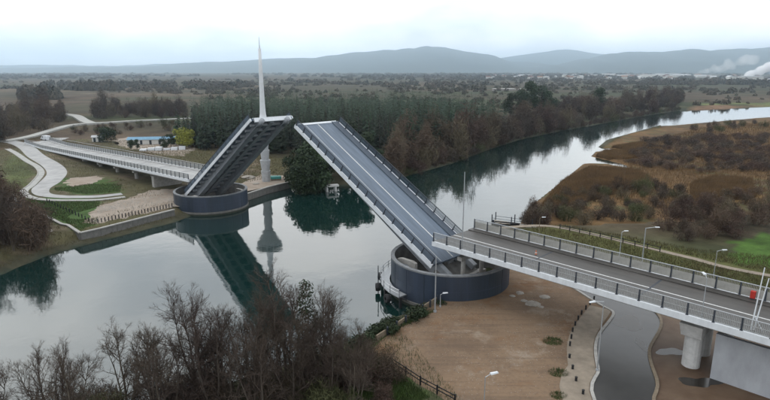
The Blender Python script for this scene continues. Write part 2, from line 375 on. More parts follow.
# hills on the horizon
def ridge(name, prof, D, depth, label, seed, foot=0):
    """prof: (bearing tangent, crest height) left to right at distance D"""
    rr = np.random.RandomState(seed); bx = np.array([p[0] for p in prof]) * D; bh = np.array([p[1] for p in prof])
    xs = np.linspace(bx[0], bx[-1], 180); hs = np.interp(xs, bx, bh)
    for k in range(1, 30):
        hs = hs + 13.0 / k ** .75 * np.sin(xs * k * 2 * math.pi / (bx[-1] - bx[0]) * 2.3 + rr.uniform(0, 6.28)) * np.clip(hs / 90, 0, 1)
    rows = np.linspace(-1, 1, 31); V = []
    for t in rows:
        q = math.cos(t * math.pi / 2) ** 1.3
        nn = 1 + .16 * np.sin(xs / 310 + 5 * t + rr.uniform(0, 1)) * (1 - q) + .10 * np.sin(xs / 140 + 9 * t) * (1 - q)
        V.append(np.stack([xs, np.full_like(xs, D + t * depth), np.maximum(hs * q * nn, 0) - 3 * (abs(t) > .98) + foot], -1))
    V = np.array(V); a = np.arange(V.shape[0] * V.shape[1]).reshape(V.shape[:2])
    F = np.stack([a[:-1, :-1], a[:-1, 1:], a[1:, 1:], a[1:, :-1]], -1).reshape(-1, 4)
    return tag(inst(name, np_mesh(name, V.reshape(-1, 3), F, M['hill'], True)), label, None, kind='structure')
def rz(u, v, D): return ((u - 385) / 550 * 1.03, 35 + (70.5 - v) / 550 * D * 1.03)
ridge('hill', [rz(a, v, 7800) for a, v in ((470, 72), (520, 69), (560, 63), (600, 57), (640, 54), (690, 52.5), (740, 49), (770, 47), (860, 45), (1000, 47), (1200, 70))], 7800, 1600, 'long dark blue wooded ridge rising behind the town on the right', 3)
ridge('hill', [rz(a, v, 9000) for a, v in ((-420, 72), (-100, 68), (60, 69), (180, 65), (260, 61.5), (310, 59.5), (350, 55.5), (400, 52), (425, 50.5), (450, 52), (480, 57), (505, 63), (545, 66), (600, 70))], 9000, 1700, 'broad blue hill behind the mast, rounded top left of the photo centre', 5)
ridge('hill', [rz(a, v, 11200) for a, v in ((-500, 66), (-100, 66.5), (0, 67), (60, 66), (130, 67), (200, 64), (330, 61), (480, 62), (520, 57), (545, 53), (560, 52.5), (590, 56), (700, 60), (900, 55), (1100, 66))], 11200, 1300, 'pale far ridge, faintest of the hills', 8)

# ------------------------------------------------------------------ bridge
AX = Vector((-.70711, .70711, 0)); LN = Vector((.70711, .70711, 0)); OFF = 66.85
def bp_(s, l, z): return AX * s + LN * (OFF + l) + Vector((0, 0, z))
HW = 5.25
bar_panel = {}
def panel_mesh(kind, length, h):
    """a railing bay: frame, rails and upright bars"""
    mb = MB(); n = 16
    mb.box(0, length, -.03, .03, .10, .16); mb.box(0, length, -.025, .025, h * .52, h * .52 + .05)
    for k in range(n):
        x = length * (k + .5) / n; mb.box(x - .028, x + .028, -.015, .015, .16, h - .04)
    if kind == 'parapet': a_, b_ = sorted((.03, length - .03 if length > 0 else length + .03)); mb.box(min(0, length) + .1, max(0, length) - .1, -.012, .012, .02, h * .72)
    return mb.mesh('railing_panel', M[kind])
def post_mesh(h, lean=0.0, w=.16):
    mb = MB(); mb.hexa([(-w / 2, -.1, 0), (w / 2, -.1, 0), (w / 2, .12, 0), (-w / 2, .12, 0)], [(-w / 2, lean - .05, h), (w / 2, lean - .05, h), (w / 2, lean + .05, h), (-w / 2, lean + .05, h)])
    mb.box(-w * .8, w * .8, -.16, .17, 0, .05)
    return mb.mesh('railing_post', M['post'])
def railing(parent, x0, x1, y, zf, pitch, kind, h=1.15, zrot=None):
    n = max(1, round(abs(x1 - x0) / pitch)); dx = (x1 - x0) / n
    pm = post_mesh(h); pa = panel_mesh(kind, dx, h)
    for i in range(n + 1):
        x = x0 + dx * i; inst('railing_post', pm, parent, (x, y, zf(x)))
        if i < n:
            sl = math.atan((zf(x + dx) - zf(x)) / dx)
            inst('railing_panel', pa, parent, (x, y, zf(x)), (0, -sl, 0))
    tr = MB(); tr.hexa([(x0, y - .06, zf(x0) + h), (x1, y - .06, zf(x1) + h), (x1, y + .06, zf(x1) + h), (x0, y + .06, zf(x0) + h)],
                       [(x0, y - .06, zf(x0) + h + .08), (x1, y - .06, zf(x1) + h + .08), (x1, y + .06, zf(x1) + h + .08), (x0, y + .06, zf(x0) + h + .08)])
    tr.build('handrail', M['post'] if kind == 'panel_dark' else M['galv'], parent)

def make_leaf(loc, rotz, alpha, L, label, under_detail):
    t = thing('bascule_leaf', loc, (0, -alpha, rotz), label, 'drawbridge span', 'raised bridge leaves')
    MB().box(0, L, -HW + .12, HW - .12, -.34, 0).build('deck_plate', M['leaf_deck'], t)
    for s in (-1, 1):
        y = s * HW
        fb = MB(); fb.hexa([(0, y - .12, -.62), (L, y - .12, -.5), (L, y + .12, -.5), (0, y + .12, -.62)], [(0, y - .12, .16), (L, y - .12, .16), (L, y + .12, .16), (0, y + .12, .16)])
        fb.build('edge_beam', M['white_steel'], t)
        g = MB(); yy = s * 3.2
        g.hexa([(-2.5, yy - .45, -2.5), (L - .4, yy - .45, -1.25), (L - .4, yy + .45, -1.25), (-2.5, yy + .45, -2.5)], [(-2.5, yy - .45, -.342), (L - .4, yy - .45, -.342), (L - .4, yy + .45, -.342), (-2.5, yy + .45, -.342)])
        gd = g.build('main_girder', M['under_steel'], t)
        MB().hexa([(-2.5, yy - .7, -2.58), (L - .3, yy - .7, -1.33), (L - .3, yy + .7, -1.33), (-2.5, yy + .7, -2.58)], [(-2.5, yy - .7, -2.502), (L - .3, yy - .7, -1.252), (L - .3, yy + .7, -1.252), (-2.5, yy + .7, -2.502)]).build('flange', M['under_steel'], gd)
        MB().box(0, L, s * 3.65 - .12, s * 3.65 + .12, .002, .2).build('kerb', M['walk'], t)
        w0, w1 = sorted((s * 3.78, s * 5.1)); MB().box(0, L, w0, w1, .003, .14).build('walkway', M['walk'], t)
        lw = .055
        if s > 0: MB().box(0.2, L - .2, s * 2.95 - lw, s * 2.95 + lw, .004, .009).build('edge_marking', M['paint'], t)
        railing(t, .3, L - .3, s * 5.2, lambda x: .165, 2.4, 'panel_dark', 1.1)
    MB().box(0.2, L - .2, -.11, .11, .004, .009).build('lane_marking', M['paint'], t)
    st = MB(); st.hexa([(0, -.5, -1.3), (L - .5, -.5, -.9), (L - .5, .5, -.9), (0, .5, -1.3)], [(0, -.5, -.343), (L - .5, -.5, -.343), (L - .5, .5, -.343), (0, .5, -.343)])
    st.build('centre_stringer', M['under_rib'], t)
    k = 0; x = 1.5
    rm = MB().box(-.12, .12, -4.85, 4.85, -.86, -.344).box(-.22, .22, -4.85, 4.85, -.92, -.862).mesh('cross_beam', M['under_rib'])
    while x < L - 1: inst('cross_beam', rm, t, (x, 0, 0)); x += 2.45
    tip = MB().box(L + .002, L + .35, -4.6, 4.6, -.9, -.05); tip.box(L - .25, L + .30, -4.9, 4.9, .012, .10)
    tip.build('tip_plate', M['white_steel'], t)
    # lock housings at the tip corners, counterweight at the root
    for s in (-1, 1):
        c = MB(); c.tube((L - 1.4, s * 3.2, -.95), (L + .95, s * 3.2, -.95), .62, .55, 14); c.build('lock_housing', M['under_steel'], t, True)
    MB().box(-4.0, -.05, -3.9, 3.9, -3.3, -1.3).build('counterweight', M['tub_in'], t)
    return t
near_leaf = make_leaf(bp_(51.3, 0, 5.8), R(135), R(29.1), 39.2, 'raised blue-grey drawbridge leaf showing its asphalt road, right of the gap', 0)
far_leaf = make_leaf(bp_(134.8, 0, 3.6), R(-45), R(32.5), 39.9, 'raised drawbridge leaf showing its dark steel underside, beside the mast', 1)

def make_tub(loc, top, label, arcs, Rr=9.5):
    t = thing('bascule_pier', loc, (0, 0, 0), label, 'bridge pier', 'round bascule piers')
    c = MB(); c.lathe([(Rr - .5, -3), (Rr - .06, -3), (Rr - .06, top - .1), (Rr - .5, top - .1), (Rr - .5, .9)], 72); c.build('core_wall', M['tub_in'], t, False)
    n = 18
    for i in range(n):
        a0 = 2 * math.pi * i / n + .0012; a1 = 2 * math.pi * (i + 1) / n - .0012
        w = MB(); w.lathe([(Rr - .05, .9), (Rr, .9), (Rr, top - .25), (Rr - .05, top - .25)], 6, a0, a1)
        w.build('wall_panel', M['tub'], t, False)
    for i in range(n):
        a = 2 * math.pi * i / n; MB().box(Rr - .01, Rr + .025, -.06, .06, .95, top - .27).build('seam_strip', M['tub'], t, rot=(0, 0, a))
    MB().lathe([(Rr + .002, top * .55), (Rr + .022, top * .55), (Rr + .022, top * .55 + .1), (Rr + .002, top * .55 + .1)], 72).build('weld_band', M['tub'], t)
    MB().lathe([(Rr + .122, -.5), (Rr + .128, -.5), (Rr + .128, .38), (Rr + .122, .42)], 72).build('tide_band', M['algae'], t)
    sk = MB(); sk.lathe([(Rr - .04, -3), (Rr + .12, -3), (Rr + .12, .82), (Rr - .04, .88)], 72); sk.build('skirt', M['conc_dark'], t)
    rm = MB(); rm.lathe([(Rr - .55, top - .24), (Rr + .06, top - .24), (Rr + .06, top), (Rr - .55, top), (Rr - .55, top - .24)], 72); rm.build('rim', M['rim'], t)
    fl = MB(); fl.lathe([(0.01, 1.0), (Rr - .45, 1.0)], 48); fl.build('pit_floor', M['conc_dark'], t)
    return t
N_TUB = bp_(52.3, .3, 0); F_TUB = bp_(130.9, .0, 0)
near_tub = make_tub(N_TUB, 6.0, 'large round navy steel-clad pier beside the dirt yard', None)
far_tub = make_tub(F_TUB, 4.9, 'round navy steel-clad pier in the water under the far leaf', None, 9.2)
def cross_walls(tub, sgn, top):
    a = R(135)
    for s in (-1, 1):                      # bearing walls with a round opening, either side of the leaf
        mb = MB(); x0, x1 = 0.5 * sgn, 7.4 * sgn
        n = 20; cx, cz, r = 3.8 * sgn, top - 1.5, .95
        # wall built as a ring of quads around the opening
        outer = []; inner = []
        for k in range(n):
            q = 2 * math.pi * k / n; dx, dz = math.cos(q), math.sin(q)
            m_ = min((1.9 if abs(dx) > 1e-6 else 9) / max(abs(dx), 1e-6), ((top + .1 - cz) if dz > 0 else (cz - 1.02)) / max(abs(dz), 1e-6))
            outer.append((cx + dx * m_, cz + dz * m_)); inner.append((cx + dx * r, cz + dz * r))
        for y in (s * 5.75, s * 6.35):
            pass
        ys = sorted((s * 5.75, s * 6.35)); v = []
        for y in ys:
            v += [(p[0], y, p[1]) for p in outer] + [(p[0], y, p[1]) for p in inner]
        f = []
        for k in range(n):
            k2 = (k + 1) % n
            f += [(k, k2, n + k2, n + k), (2 * n + k2, 2 * n + k, 3 * n + k, 3 * n + k2), (n + k, n + k2, 3 * n + k2, 3 * n + k), (k2, k, 2 * n + k, 2 * n + k2)]
        mb.add(v, f)
        mb.build('bearing_wall', M['conc'], tub, rot=(0, 0, a))
        MB().lathe([(.55, -.4), (.9, -.4), (.9, .4), (.55, .4), (.55, -.4)], 20).build('bearing_ring', M['under_steel'], tub, loc=Matrix.Rotation(a, 3, 'Z') @ Vector((cx, s * 6.05, cz)), rot=(R(90), 0, a))
    for x in (-3.2, -6.4):
        MB().box(x * sgn - .45, x * sgn + .45, -5.0, 5.0, 1.02, 3.2).build('cross_beam', M['conc'], tub, rot=(0, 0, a))
cross_walls(near_tub, 1, 5.6); cross_walls(far_tub, -1, 4.5)

# right approach span, level; left approach ramp, falling to the bank
def make_approach(s_a, s_b, zf, label, road, panel_n, panel_f, cells, pitch=2.5):
    """runs from s_a (at the pier) to s_b"""
    sg = 1 if s_b > s_a else -1; L = abs(s_b - s_a); z0 = zf(s_a)
    o = bp_(s_a, 0, z0)
    t = thing('approach_span', o, (0, 0, R(135)), label, 'bridge span', 'approach spans')
    f = lambda x: zf(s_a + x) - z0
    xa, xb = 0.0, sg * L
    def slab(y0, y1, d0, d1, name, m_, x0=xa, x1=xb, par=t):
        k = 1 if x0 == xa and x1 == xb else 1
        n_ = 12; mb = MB()
        for i in range(n_):
            a = x0 + (x1 - x0) * i / n_; b_ = x0 + (x1 - x0) * (i + 1) / n_
            mb.hexa([(a, y0, f(a) + d0), (b_, y0, f(b_) + d0), (b_, y1, f(b_) + d0), (a, y1, f(a) + d0)], [(a, y0, f(a) + d1), (b_, y0, f(b_) + d1), (b_, y1, f(b_) + d1), (a, y1, f(a) + d1)])
        # normals may face inwards when the span runs towards -x
        return mb.build(name, m_, par)
    slab(-HW + .2, HW - .2, -.4, 0, 'deck_slab', road)
    for s in (-1, 1):
        a, b_ = sorted((s * (HW - .19), s * (HW + .15))); slab(a, b_, -.55, .16, 'edge_beam', M['white_steel'])
        a, b_ = sorted((s * 3.78, s * (HW - .2))); slab(a, b_, .003, .13, 'walkway', M['asphalt'] if road is M['asphalt'] else M['asphalt_pale'])
        (slab(s * 3.55 - .05, s * 3.55 + .05, .004, .009, 'edge_marking', M['paint']) if s > 0 else None)
        slab(s * 2.6 - .5, s * 2.6 + .5, -1.6, -.402, 'girder', M['conc'])
        railing(t, xa + sg * .2, xb, s * 5.2, lambda x: f(x) + .165, pitch, panel_n if s > 0 else panel_f, 1.35 if s > 0 else 1.5)
    for q in range(1, int(L / 15)):
        x = sg * 15.0 * q; MB().box(x - .12, x + .12, -3.7, 3.7, f(x) + .0095, f(x) + .013).build('expansion_joint', M['post'], t)
    slab(-.11, .11, .004, .009, 'lane_marking', M['paint'])
    return t
zr = lambda s: 9.25 + .008 * (s - 15)
right_span = make_approach(51.4, -40.0, zr, 'level dark asphalt road deck with white edge beam crossing the right foreground', M['asphalt'], 'panel_light', 'parapet', 0)
zl = lambda s: max(7.9 - .040 * (s - 131), 2.3 - .002 * (s - 271))
left_span = make_approach(132.0, 298.0, zl, 'long pale road ramp falling from the far pier to the left bank', M['asphalt_pale'], 'panel_light', 'panel_light', 0)
def pier_col(span, s, zf, w, d, kind, base, name='support_pier'):
    o = span.location; x = {right_span: s - 51.4, left_span: s - 132.0}[span]; zt = zf(s) - 1.602 - o.z; zb = base - o.z
    mb = MB()
    if kind == 'wall':
        mb.box(x - d / 2, x + d / 2, -w / 2, w / 2, zb, zt)
    elif kind == 'hammer':
        n = 10; pr = [(x + d / 2 * math.cos(2 * math.pi * k / 18), 1.6 + d / 2 * math.sin(2 * math.pi * k / 18)) for k in range(18)]
        mb.prism(pr, zb, zt - 1.6)
        mb.hexa([(x - d * .55, .4, zt - 1.6), (x + d * .55, .4, zt - 1.6), (x + d * .55, 3.0, zt - 1.6), (x - d * .55, 3.0, zt - 1.6)], [(x - d * .62, -3.2, zt), (x + d * .62, -3.2, zt), (x + d * .62, 3.6, zt), (x - d * .62, 3.6, zt)])
        pr = [(px, py - 3.9) for px, py in pr]; mb.prism(pr, zb, zt - .6)
    else:
        for y in (-2.4, 2.4): mb.tube((x, y, zb), (x, y, zt - .6), d / 2, d / 2, 12)
        mb.box(x - d * .6, x + d * .6, -3.4, 3.4, zt - .602, zt)
    mb.build(name, M['white_conc'] if kind == 'hammer' else M['conc'], span)
pier_col(right_span, 15.6, lambda s: 9.2, 6, 1.9, 'hammer', 1.7)
pier_col(right_span, 47.6, lambda s: 9.2, 6, .7, 'col', 0.9)
pier_col(left_span, 157.5, zl, 8.2, 1.6, 'wall', 1.5)
pier_col(left_span, 136.5, zl, 7.0, .7, 'col', 0.9)
for s in (174, 190, 206, 222, 238): pier_col(left_span, s, zl, 6, 1.1, 'col', 1.5)
# retaining wall under the right span
t = thing('retaining_wall', bp_(13.2, 0, 1.7), (0, 0, R(135)), 'smooth pale concrete retaining wall under the right approach span', 'wall')
for i in range(6):
    x1 = -i * 8.0; x0 = x1 - 7.96; MB().box(x0, x1, 2.6, 3.1, -.3, 5.62).build('wall_panel', M['wall_pale'], t)
MB().box(-.5, -.02, -3.2, 2.58, -.3, 5.6).build('end_wall', M['white_conc'], t)

# ------------------------------------------------------------------ control tower and mast
t = thing('control_tower', (-36.2, 164.5, 2.0), (0, 0, 0), 'white control tower with flared cabin and tall needle mast behind the far leaf', 'tower')
tw = [(1.4, 0, 3.3, 1.2), (1.55, 3.3, 6.6, 1.15), (1.4, 6.6, 9.6, 1.1), (1.25, 9.6, 11.4, 1.05)]
for r1, z0, z1, r0 in tw:
    MB().lathe([(.05, z0 + .002), (r0, z0 + .002), (r1, z1 - .25), (r1, z1), (.05, z1)], 20).build('shaft_tier', M['shaft'], t, False)
MB().lathe([(1.2, 11.4), (1.5, 11.6), (3.6, 15.2), (3.7, 15.6)], 24).build('flared_cabin', M['tower'], t)
MB().lathe([(3.62, 15.62), (3.62, 17.0)], 24).build('window_band', M['glass'], t)
for k in range(12):
    a = 2 * math.pi * k / 12; MB().box(3.6, 3.72, -.06, .06, 15.6, 17.02).build('mullion', M['tower'], t, rot=(0, 0, a))
MB().lathe([(3.5, 17.02), (4.1, 17.02), (4.15, 17.35), (2.0, 17.9), (1.1, 18.8), (.88, 20.5), (.81, 22)], 24).build('roof', M['tower'], t, True)
mast = MB(); mast.lathe([(.82, 22.0), (.70, 26), (.54, 33), (.40, 39.0), (.01, 39.1)], 16); mo = mast.build('mast', M['tower'], t, True)
mo.rotation_euler = (0, 0, 0)
MB().tube((0, 0, 39.0), (0, 0, 42.3), .16, .05, 6).build('antenna', M['galv'], t)

# ------------------------------------------------------------------ shelf quays, roads and paths
def strip(name, pts, w, z, material, label, thick=0.0, n=8, off=0.0):
    P = catmull(pts, n) if n > 1 else [Vector(p) for p in pts]
    return tag(ribbon(P, w, z, None, off, thick).build(name, material), label, None, kind='structure')
road_l = [(-181, 262.1), (-169.3, 252.9), (-155.6, 237.9), (-137.6, 215), (-119.2, 193.9), (-108, 178.3), (-101.4, 163.3), (-98, 153.2), (-92.9, 146.1), (-86.4, 143.3), (-80.9, 143.1), (-76.4, 143.7), (-71.9, 146.7)]
strip('road', road_l, lambda t: 5.8 if t < .5 else max(3.0, 5.8 - (t - .5) * 14), 2.06, M['asphalt_pale'], 'pale winding access road beside the left ramp')
foot_l = [(-161.8, 234.8), (-149.6, 221.7), (-133.2, 202.8), (-121.3, 189.8), (-112, 176.5), (-104.2, 159.6), (-100.5, 149.9), (-94.8, 143.1), (-87.6, 139.6), (-78.1, 139.3), (-74, 140.1), (-69.4, 143.1)]
strip('footpath', foot_l, 1.7, 2.09, M['path'], 'pale concrete footpath winding along the left bank')
strip('kerb', foot_l, .3, 2.2, M['conc'], 'concrete kerb between footpath and access road', .25, 8, -1.05)
far_road = [(-179.4, 258.4), (-178.3, 276.1), (-185, 309), (-188.4, 335.6), (-174.3, 350.4), (-161.3, 364.3), (-143, 377), (-111.8, 399.9)]
strip('road', far_road, 4.6, lambda t: 2.6 + .4 * math.sin(t * 3), M['path'], 'pale far road running past the fields on the left', 1.6)
strip('road', [(-242.4, 416.4), (-221.9, 398.2), (-197.1, 362.4), (-180.2, 339.9)], 6.0, 3.2, M['path'], 'white gravel side road bending up through the brown field', 1.6)
strip('road', [(-158.4, 244.4), (-158.4, 254.7), (-162.1, 274)], 9, 2.11, M['asphalt_pale'], 'road foot of the left ramp joining the bank')
# underpass road and its walk at the right
und = [(36, 26), (24.9, 47), (26.9, 55), (29.3, 61.9), (34.7, 70.1), (33.5, 76), (30, 87), (24, 95)]
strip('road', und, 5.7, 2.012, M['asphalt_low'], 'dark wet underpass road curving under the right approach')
P_ = catmull(und, 8)
strip('kerb', und, .35, 2.13, M['conc'], 'pale kerb on the yard side of the underpass road', .25, 8, 3.0)
strip('kerb', und, .35, 2.13, M['timber'], 'tan kerb on the mud side of the underpass road', .25, 8, -3.0)
strip('footpath', und[:5], 3.0, 2.05, M['walk_tan'], 'tan concrete walk between the dirt yard and the underpass road', 0, 8, 4.75)
# dirt yard and mud, laid on the ground
def sheet(name, poly, z, material, label, ragged=0.0):
    if ragged:
        r3 = random.Random(len(poly)); q = []
        for i in range(len(poly)):
            a = Vector(poly[i]); b_ = Vector(poly[(i + 1) % len(poly)]); k = max(1, int((b_ - a).length / 1.1))
            for j in range(k): c = a.lerp(b_, j / k); q.append((c.x + r3.gauss(0, ragged), c.y + r3.gauss(0, ragged)))
        poly = q
    n_ = len(poly); mb = MB(); mb.add([(p[0], p[1], z) for p in poly], [tuple(range(n_))])
    if sum(poly[i][0] * poly[(i + 1) % n_][1] - poly[(i + 1) % n_][0] * poly[i][1] for i in range(n_)) < 0: mb.f = [mb.f[0][::-1]]
    return tag(mb.build(name, material), label, None, kind='structure')
sheet('dirt_yard', [(7.7, 75.5), (-0.1, 63.7), (-1.6, 60.2), (1.7, 55.2), (6.6, 49.9), (14, 44), (24, 30), (33, 30), (24.9, 49.6), (25.9, 55), (28.2, 61.9), (32.8, 69.5), (37.6, 75.5), (40, 74), (34, 90), (24, 95)], 2.006, M['dirt'], 'bare brown dirt yard in front of the near pier', .16)
sheet('mud_patch', [(38, 30), (25.9, 49.6), (27.5, 55.7), (29.6, 61.1), (34.9, 69.5), (42, 72), (60, 58), (62, 34), (40, 34)], 2.004, M['mud'], 'wet brown mud between the underpass road and the retaining wall')
sheet('sandy_yard', [(-67.1, 118.3), (-71.6, 133.1), (-67.6, 141.9), (-66.4, 151.9), (-57.5, 154.6), (-51.6, 133.1), (-63.9, 116.6)], 2.006, M['sand'], 'sandy bare patch behind the left quay wall', .45)
sheet('sandy_patch', [(-96.6, 161.8), (-98.3, 169.6), (-92.8, 173), (-88.2, 169.6), (-87.2, 160.3), (-90.7, 156)], 2.006, M['sand'], 'small sandy oval in the grass beside the ramp', .4)
sheet('sandy_yard', [(-130.4, 262.1), (-130.1, 278.2), (-93.1, 262.1), (-80.1, 231.8), (-80.8, 215), (-96, 223.1), (-114.5, 241.1)], 2.006, M['sand'], 'pale sandy ground around the blue-roofed shed', .8)
sheet('sandy_yard', [(-39.2, 149.3), (-43.1, 160.3), (-40.1, 176.5), (-31, 173), (-28.8, 163.3)], 2.02, M['sand'], 'sandy ground round the foot of the control tower')
strip('footpath', [(24.7, 113.5), (34.8, 115), (42.4, 109.1), (49.1, 101.1), (55, 94.1), (63.4, 85.2), (100, 62)], 1.5, 2.08, M['walk_tan'], 'tan path along the far side of the right approach')

def quay(name, pts, label, h=1.7, zt=2.35):
    o = thing(name, (pts[0][0], pts[0][1], zt - h), (0, 0, 0), label, 'wall'); bx, by = pts[0]
    for i in range(len(pts) - 1):
        a = Vector(pts[i]); b_ = Vector(pts[i + 1]); L = (b_ - a).length; n_ = max(1, round(L / 4.0)); ang = math.atan2((b_ - a).y, (b_ - a).x)
        me = MB().box(0.02, L / n_ - .02, -.2, .2, -.6, h - .2).mesh('wall_block', M['conc_dark'])
        cap = MB().box(0, L, -.32, .32, h - .198, h).mesh('coping', M['conc'])
        for k in range(n_):
            q = a + (b_ - a) * (k / n_); inst('wall_block', me, o, (q.x - bx, q.y - by, 0), (0, 0, ang))
        inst('coping', cap, o, (a.x - bx, a.y - by, .002 * i), (0, 0, ang))
    return o
quay('quay_wall', [(-101.5, 146), (-94.7, 137.4), (-70.7, 115.8), (-68.9, 115), (-63.1, 109.1), (-60.6, 112.4), (-50.9, 128.6)], 'angular dark quay wall stepping along the left bank to the far pier')
quay('quay_wall', [(-38, 146.7), (-33.9, 156), (-28.6, 164.1)], 'short quay wall below the control tower', 1.5, 2.15)
def bollards(pts, n_, label, group, h=.75, r=.09, m_='black', cat='bollard', name='bollard'):
    me = MB(); me.tube((0, 0, -.1), (0, 0, h), r, r, 8); me.tube((0, 0, h), (0, 0, h + .06), r * 1.25, r * .7, 8)
    me = me.mesh(name, M[m_]); P = [Vector(p) for p in pts]; D = [0]
    for i in range(len(P) - 1): D.append(D[-1] + (P[i + 1] - P[i]).length)
    for k in range(n_):
        q = D[-1] * k / (n_ - 1)
        for i in range(len(P) - 1):
            if D[i] <= q <= D[i + 1] + 1e-6:
                p = P[i] + (P[i + 1] - P[i]) * ((q - D[i]) / (D[i + 1] - D[i])); break
        tag(inst(name, me, None, (p.x, p.y, 2.0)), label, cat, group)
bollards([(-86.8, 137.4), (-64.9, 117.5)], 16, 'black post in the row across the left bank lawn', 'posts across the lawn', .9, .12)
bollards([(-63.6, 117.5), (-52.7, 132.1)], 24, 'black post in the row along the left quay edge', 'posts along the quay', .9, .12)
bollards([(30.8, 75.5), (26.9, 70.1), (24.5, 65.9), (22.7, 61.6)], 9, 'small black bollard between dirt yard and concrete walk', 'bollards beside the walk', .6, .12)
bollards([(21.7, 58.7), (20.7, 53.2), (20.7, 51.3)], 4, 'dark stump standing alone in the yard near the walk', 'stumps in the yard', .5, .14)

# puddles on the low ground, grit and weeds in the yard
def puddle(c, rx, ry, z, label, seed):
    r3 = random.Random(seed); k = 26; ph = [r3.uniform(0, 6.28) for _ in range(4)]
    pts = [(c[0] + rx * math.cos(a) * f_, c[1] + ry * math.sin(a) * f_) for a in (2 * math.pi * i / k for i in range(k)) for f_ in (1 + .22 * math.sin(2 * a + ph[0]) + .16 * math.sin(3 * a + ph[1]) + .1 * math.sin(5 * a + ph[2]),)]
    sheet('puddle', pts, z, M['puddle'], label)
M['puddle'] = mat('puddle_water', (.028, .024, .020), .16, .3, .4, spec=.35)
puddle((32.6, 67.9), 1.6, 2.6, 2.0165, 'rain puddle on the underpass road beside the deck shadow', 1)
puddle((31.6, 61.9), .5, 1.6, 2.0205, 'long rain puddle along the kerb of the underpass road', 2)
puddle((34.5, 60.2), 1.6, 1.0, 2.010, 'brown puddle in the mud beside the support pier', 3)
puddle((34.2, 53.6), 1.9, 1.1, 2.010, 'muddy puddle in front of the retaining wall', 4)
def grit(name, poly, k, z, s0, s1, material, label, seed):
    r_ = np.random.RandomState(seed); P = np.array(poly); xy = r_.uniform(P.min(0), P.max(0), (k * 4, 2)); xy = xy[inside(poly, xy[:, 0], xy[:, 1])][:k]
    keep = fnoise(xy[:, 0], xy[:, 1], 6, 2) + r_.normal(0, .35, len(xy)) > .1; xy = xy[keep]; k = len(xy); s_ = r_.uniform(s0, s1, k) ** 1.0
    base = np.array([(1, 0, 0), (-.5, .87, 0), (-.5, -.87, 0), (0, 0, .9)]); a = r_.uniform(0, 6.28, k); V = np.empty((k, 4, 3))
    V[..., 0] = (base[:, 0] * np.cos(a)[:, None] - base[:, 1] * np.sin(a)[:, None]) * s_[:, None] + xy[:, :1]; V[..., 1] = (base[:, 0] * np.sin(a)[:, None] + base[:, 1] * np.cos(a)[:, None]) * s_[:, None] + xy[:, 1:]; V[..., 2] = base[:, 2] * s_[:, None] + z
    F = (np.array([(0, 1, 3), (1, 2, 3), (2, 0, 3)])[None] + 4 * np.arange(k)[:, None, None]).reshape(-1, 3)
    return tag(inst(name, np_mesh(name, V.reshape(-1, 3), F, material)), label, None, kind='stuff')
YARD = [(7.9, 73.7), (-0.1, 62.7), (1.7, 55.2), (6.7, 50.3), (21.1, 50.3), (22.8, 61.9), (29, 73.7), (27.6, 81.3), (18.8, 77)]
grit('gravel', YARD, 3500, 2.004, .015, .055, M['conc'], 'scattered grit and small stones on the dirt yard', 71)
grit('gravel', YARD, 4000, 2.004, .02, .09, M['timber'], 'brown clods scattered over the dirt yard', 72)
grit('gravel', [(-68, 120), (-71.6, 133.1), (-65.3, 149.3), (-57.4, 151.9), (-52.1, 133.1), (-64.3, 117.5)], 3500, 2.004, .04, .2, M['rubble'], 'rubble grit on the sandy left bank', 73)

# yard edging and fence
def edging():
    pts = [(7.5, 74.8), (-1.1, 62.9)]; a = Vector(pts[0]); b_ = Vector(pts[1]); L = (b_ - a).length; ang = math.atan2((b_ - a).y, (b_ - a).x)
    o = thing('timber_edging', (a.x, a.y, 2.0), (0, 0, ang), 'low tan timber edging between dirt yard and river bank', 'edging')
    n_ = 7
    for k in range(n_):
        for j in range(3): MB().box(L * k / n_ + .02, L * (k + 1) / n_ - .02, -.12 + .01 * j, .12 - .01 * j, .32 * j - .2, .32 * j + .11).build('plank', M['timber'], o)
        MB().box(L * k / n_ - .1, L * k / n_ + .1, .13, .33, -.2, 1.15).build('post', M['post'], o)
edging()
def rail_fence(pts, label, h=1.1, pitch=2.2):
    a = Vector(pts[0]); o = thing('rail_fence', (a.x, a.y, 2.0), (0, 0, 0), label, 'fence')
    for i in range(len(pts) - 1):
        p = Vector(pts[i]); q = Vector(pts[i + 1]); L = (q - p).length; n_ = max(1, round(L / pitch)); ang = math.atan2((q - p).y, (q - p).x)
        pm = MB().box(-.07, .07, -.07, .07, -.3, h).mesh('post', M['black']); rm = MB().box(0, L / n_, .072, .12, -.05, .06).mesh('rail', M['black'])
        for k in range(n_ + 1):
            c = p + (q - p) * (k / n_); z = max(gz(c.x, c.y), 1.2) - 2.0
            inst('post', pm, o, (c.x - a.x, c.y - a.y, z), (0, 0, ang))
            if k < n_:
                for zz in (.45, .85): inst('rail', rm, o, (c.x - a.x, c.y - a.y, z + zz), (0, 0, ang))
rail_fence([(0.8, 56.9), (3.8, 53), (7.1, 49.6)], 'black post-and-rail fence at the bottom corner of the yard')
rail_fence([(37.3, 112.7), (43.4, 106.3), (51.2, 97.5)], 'dark low fence along the path behind the right approach')

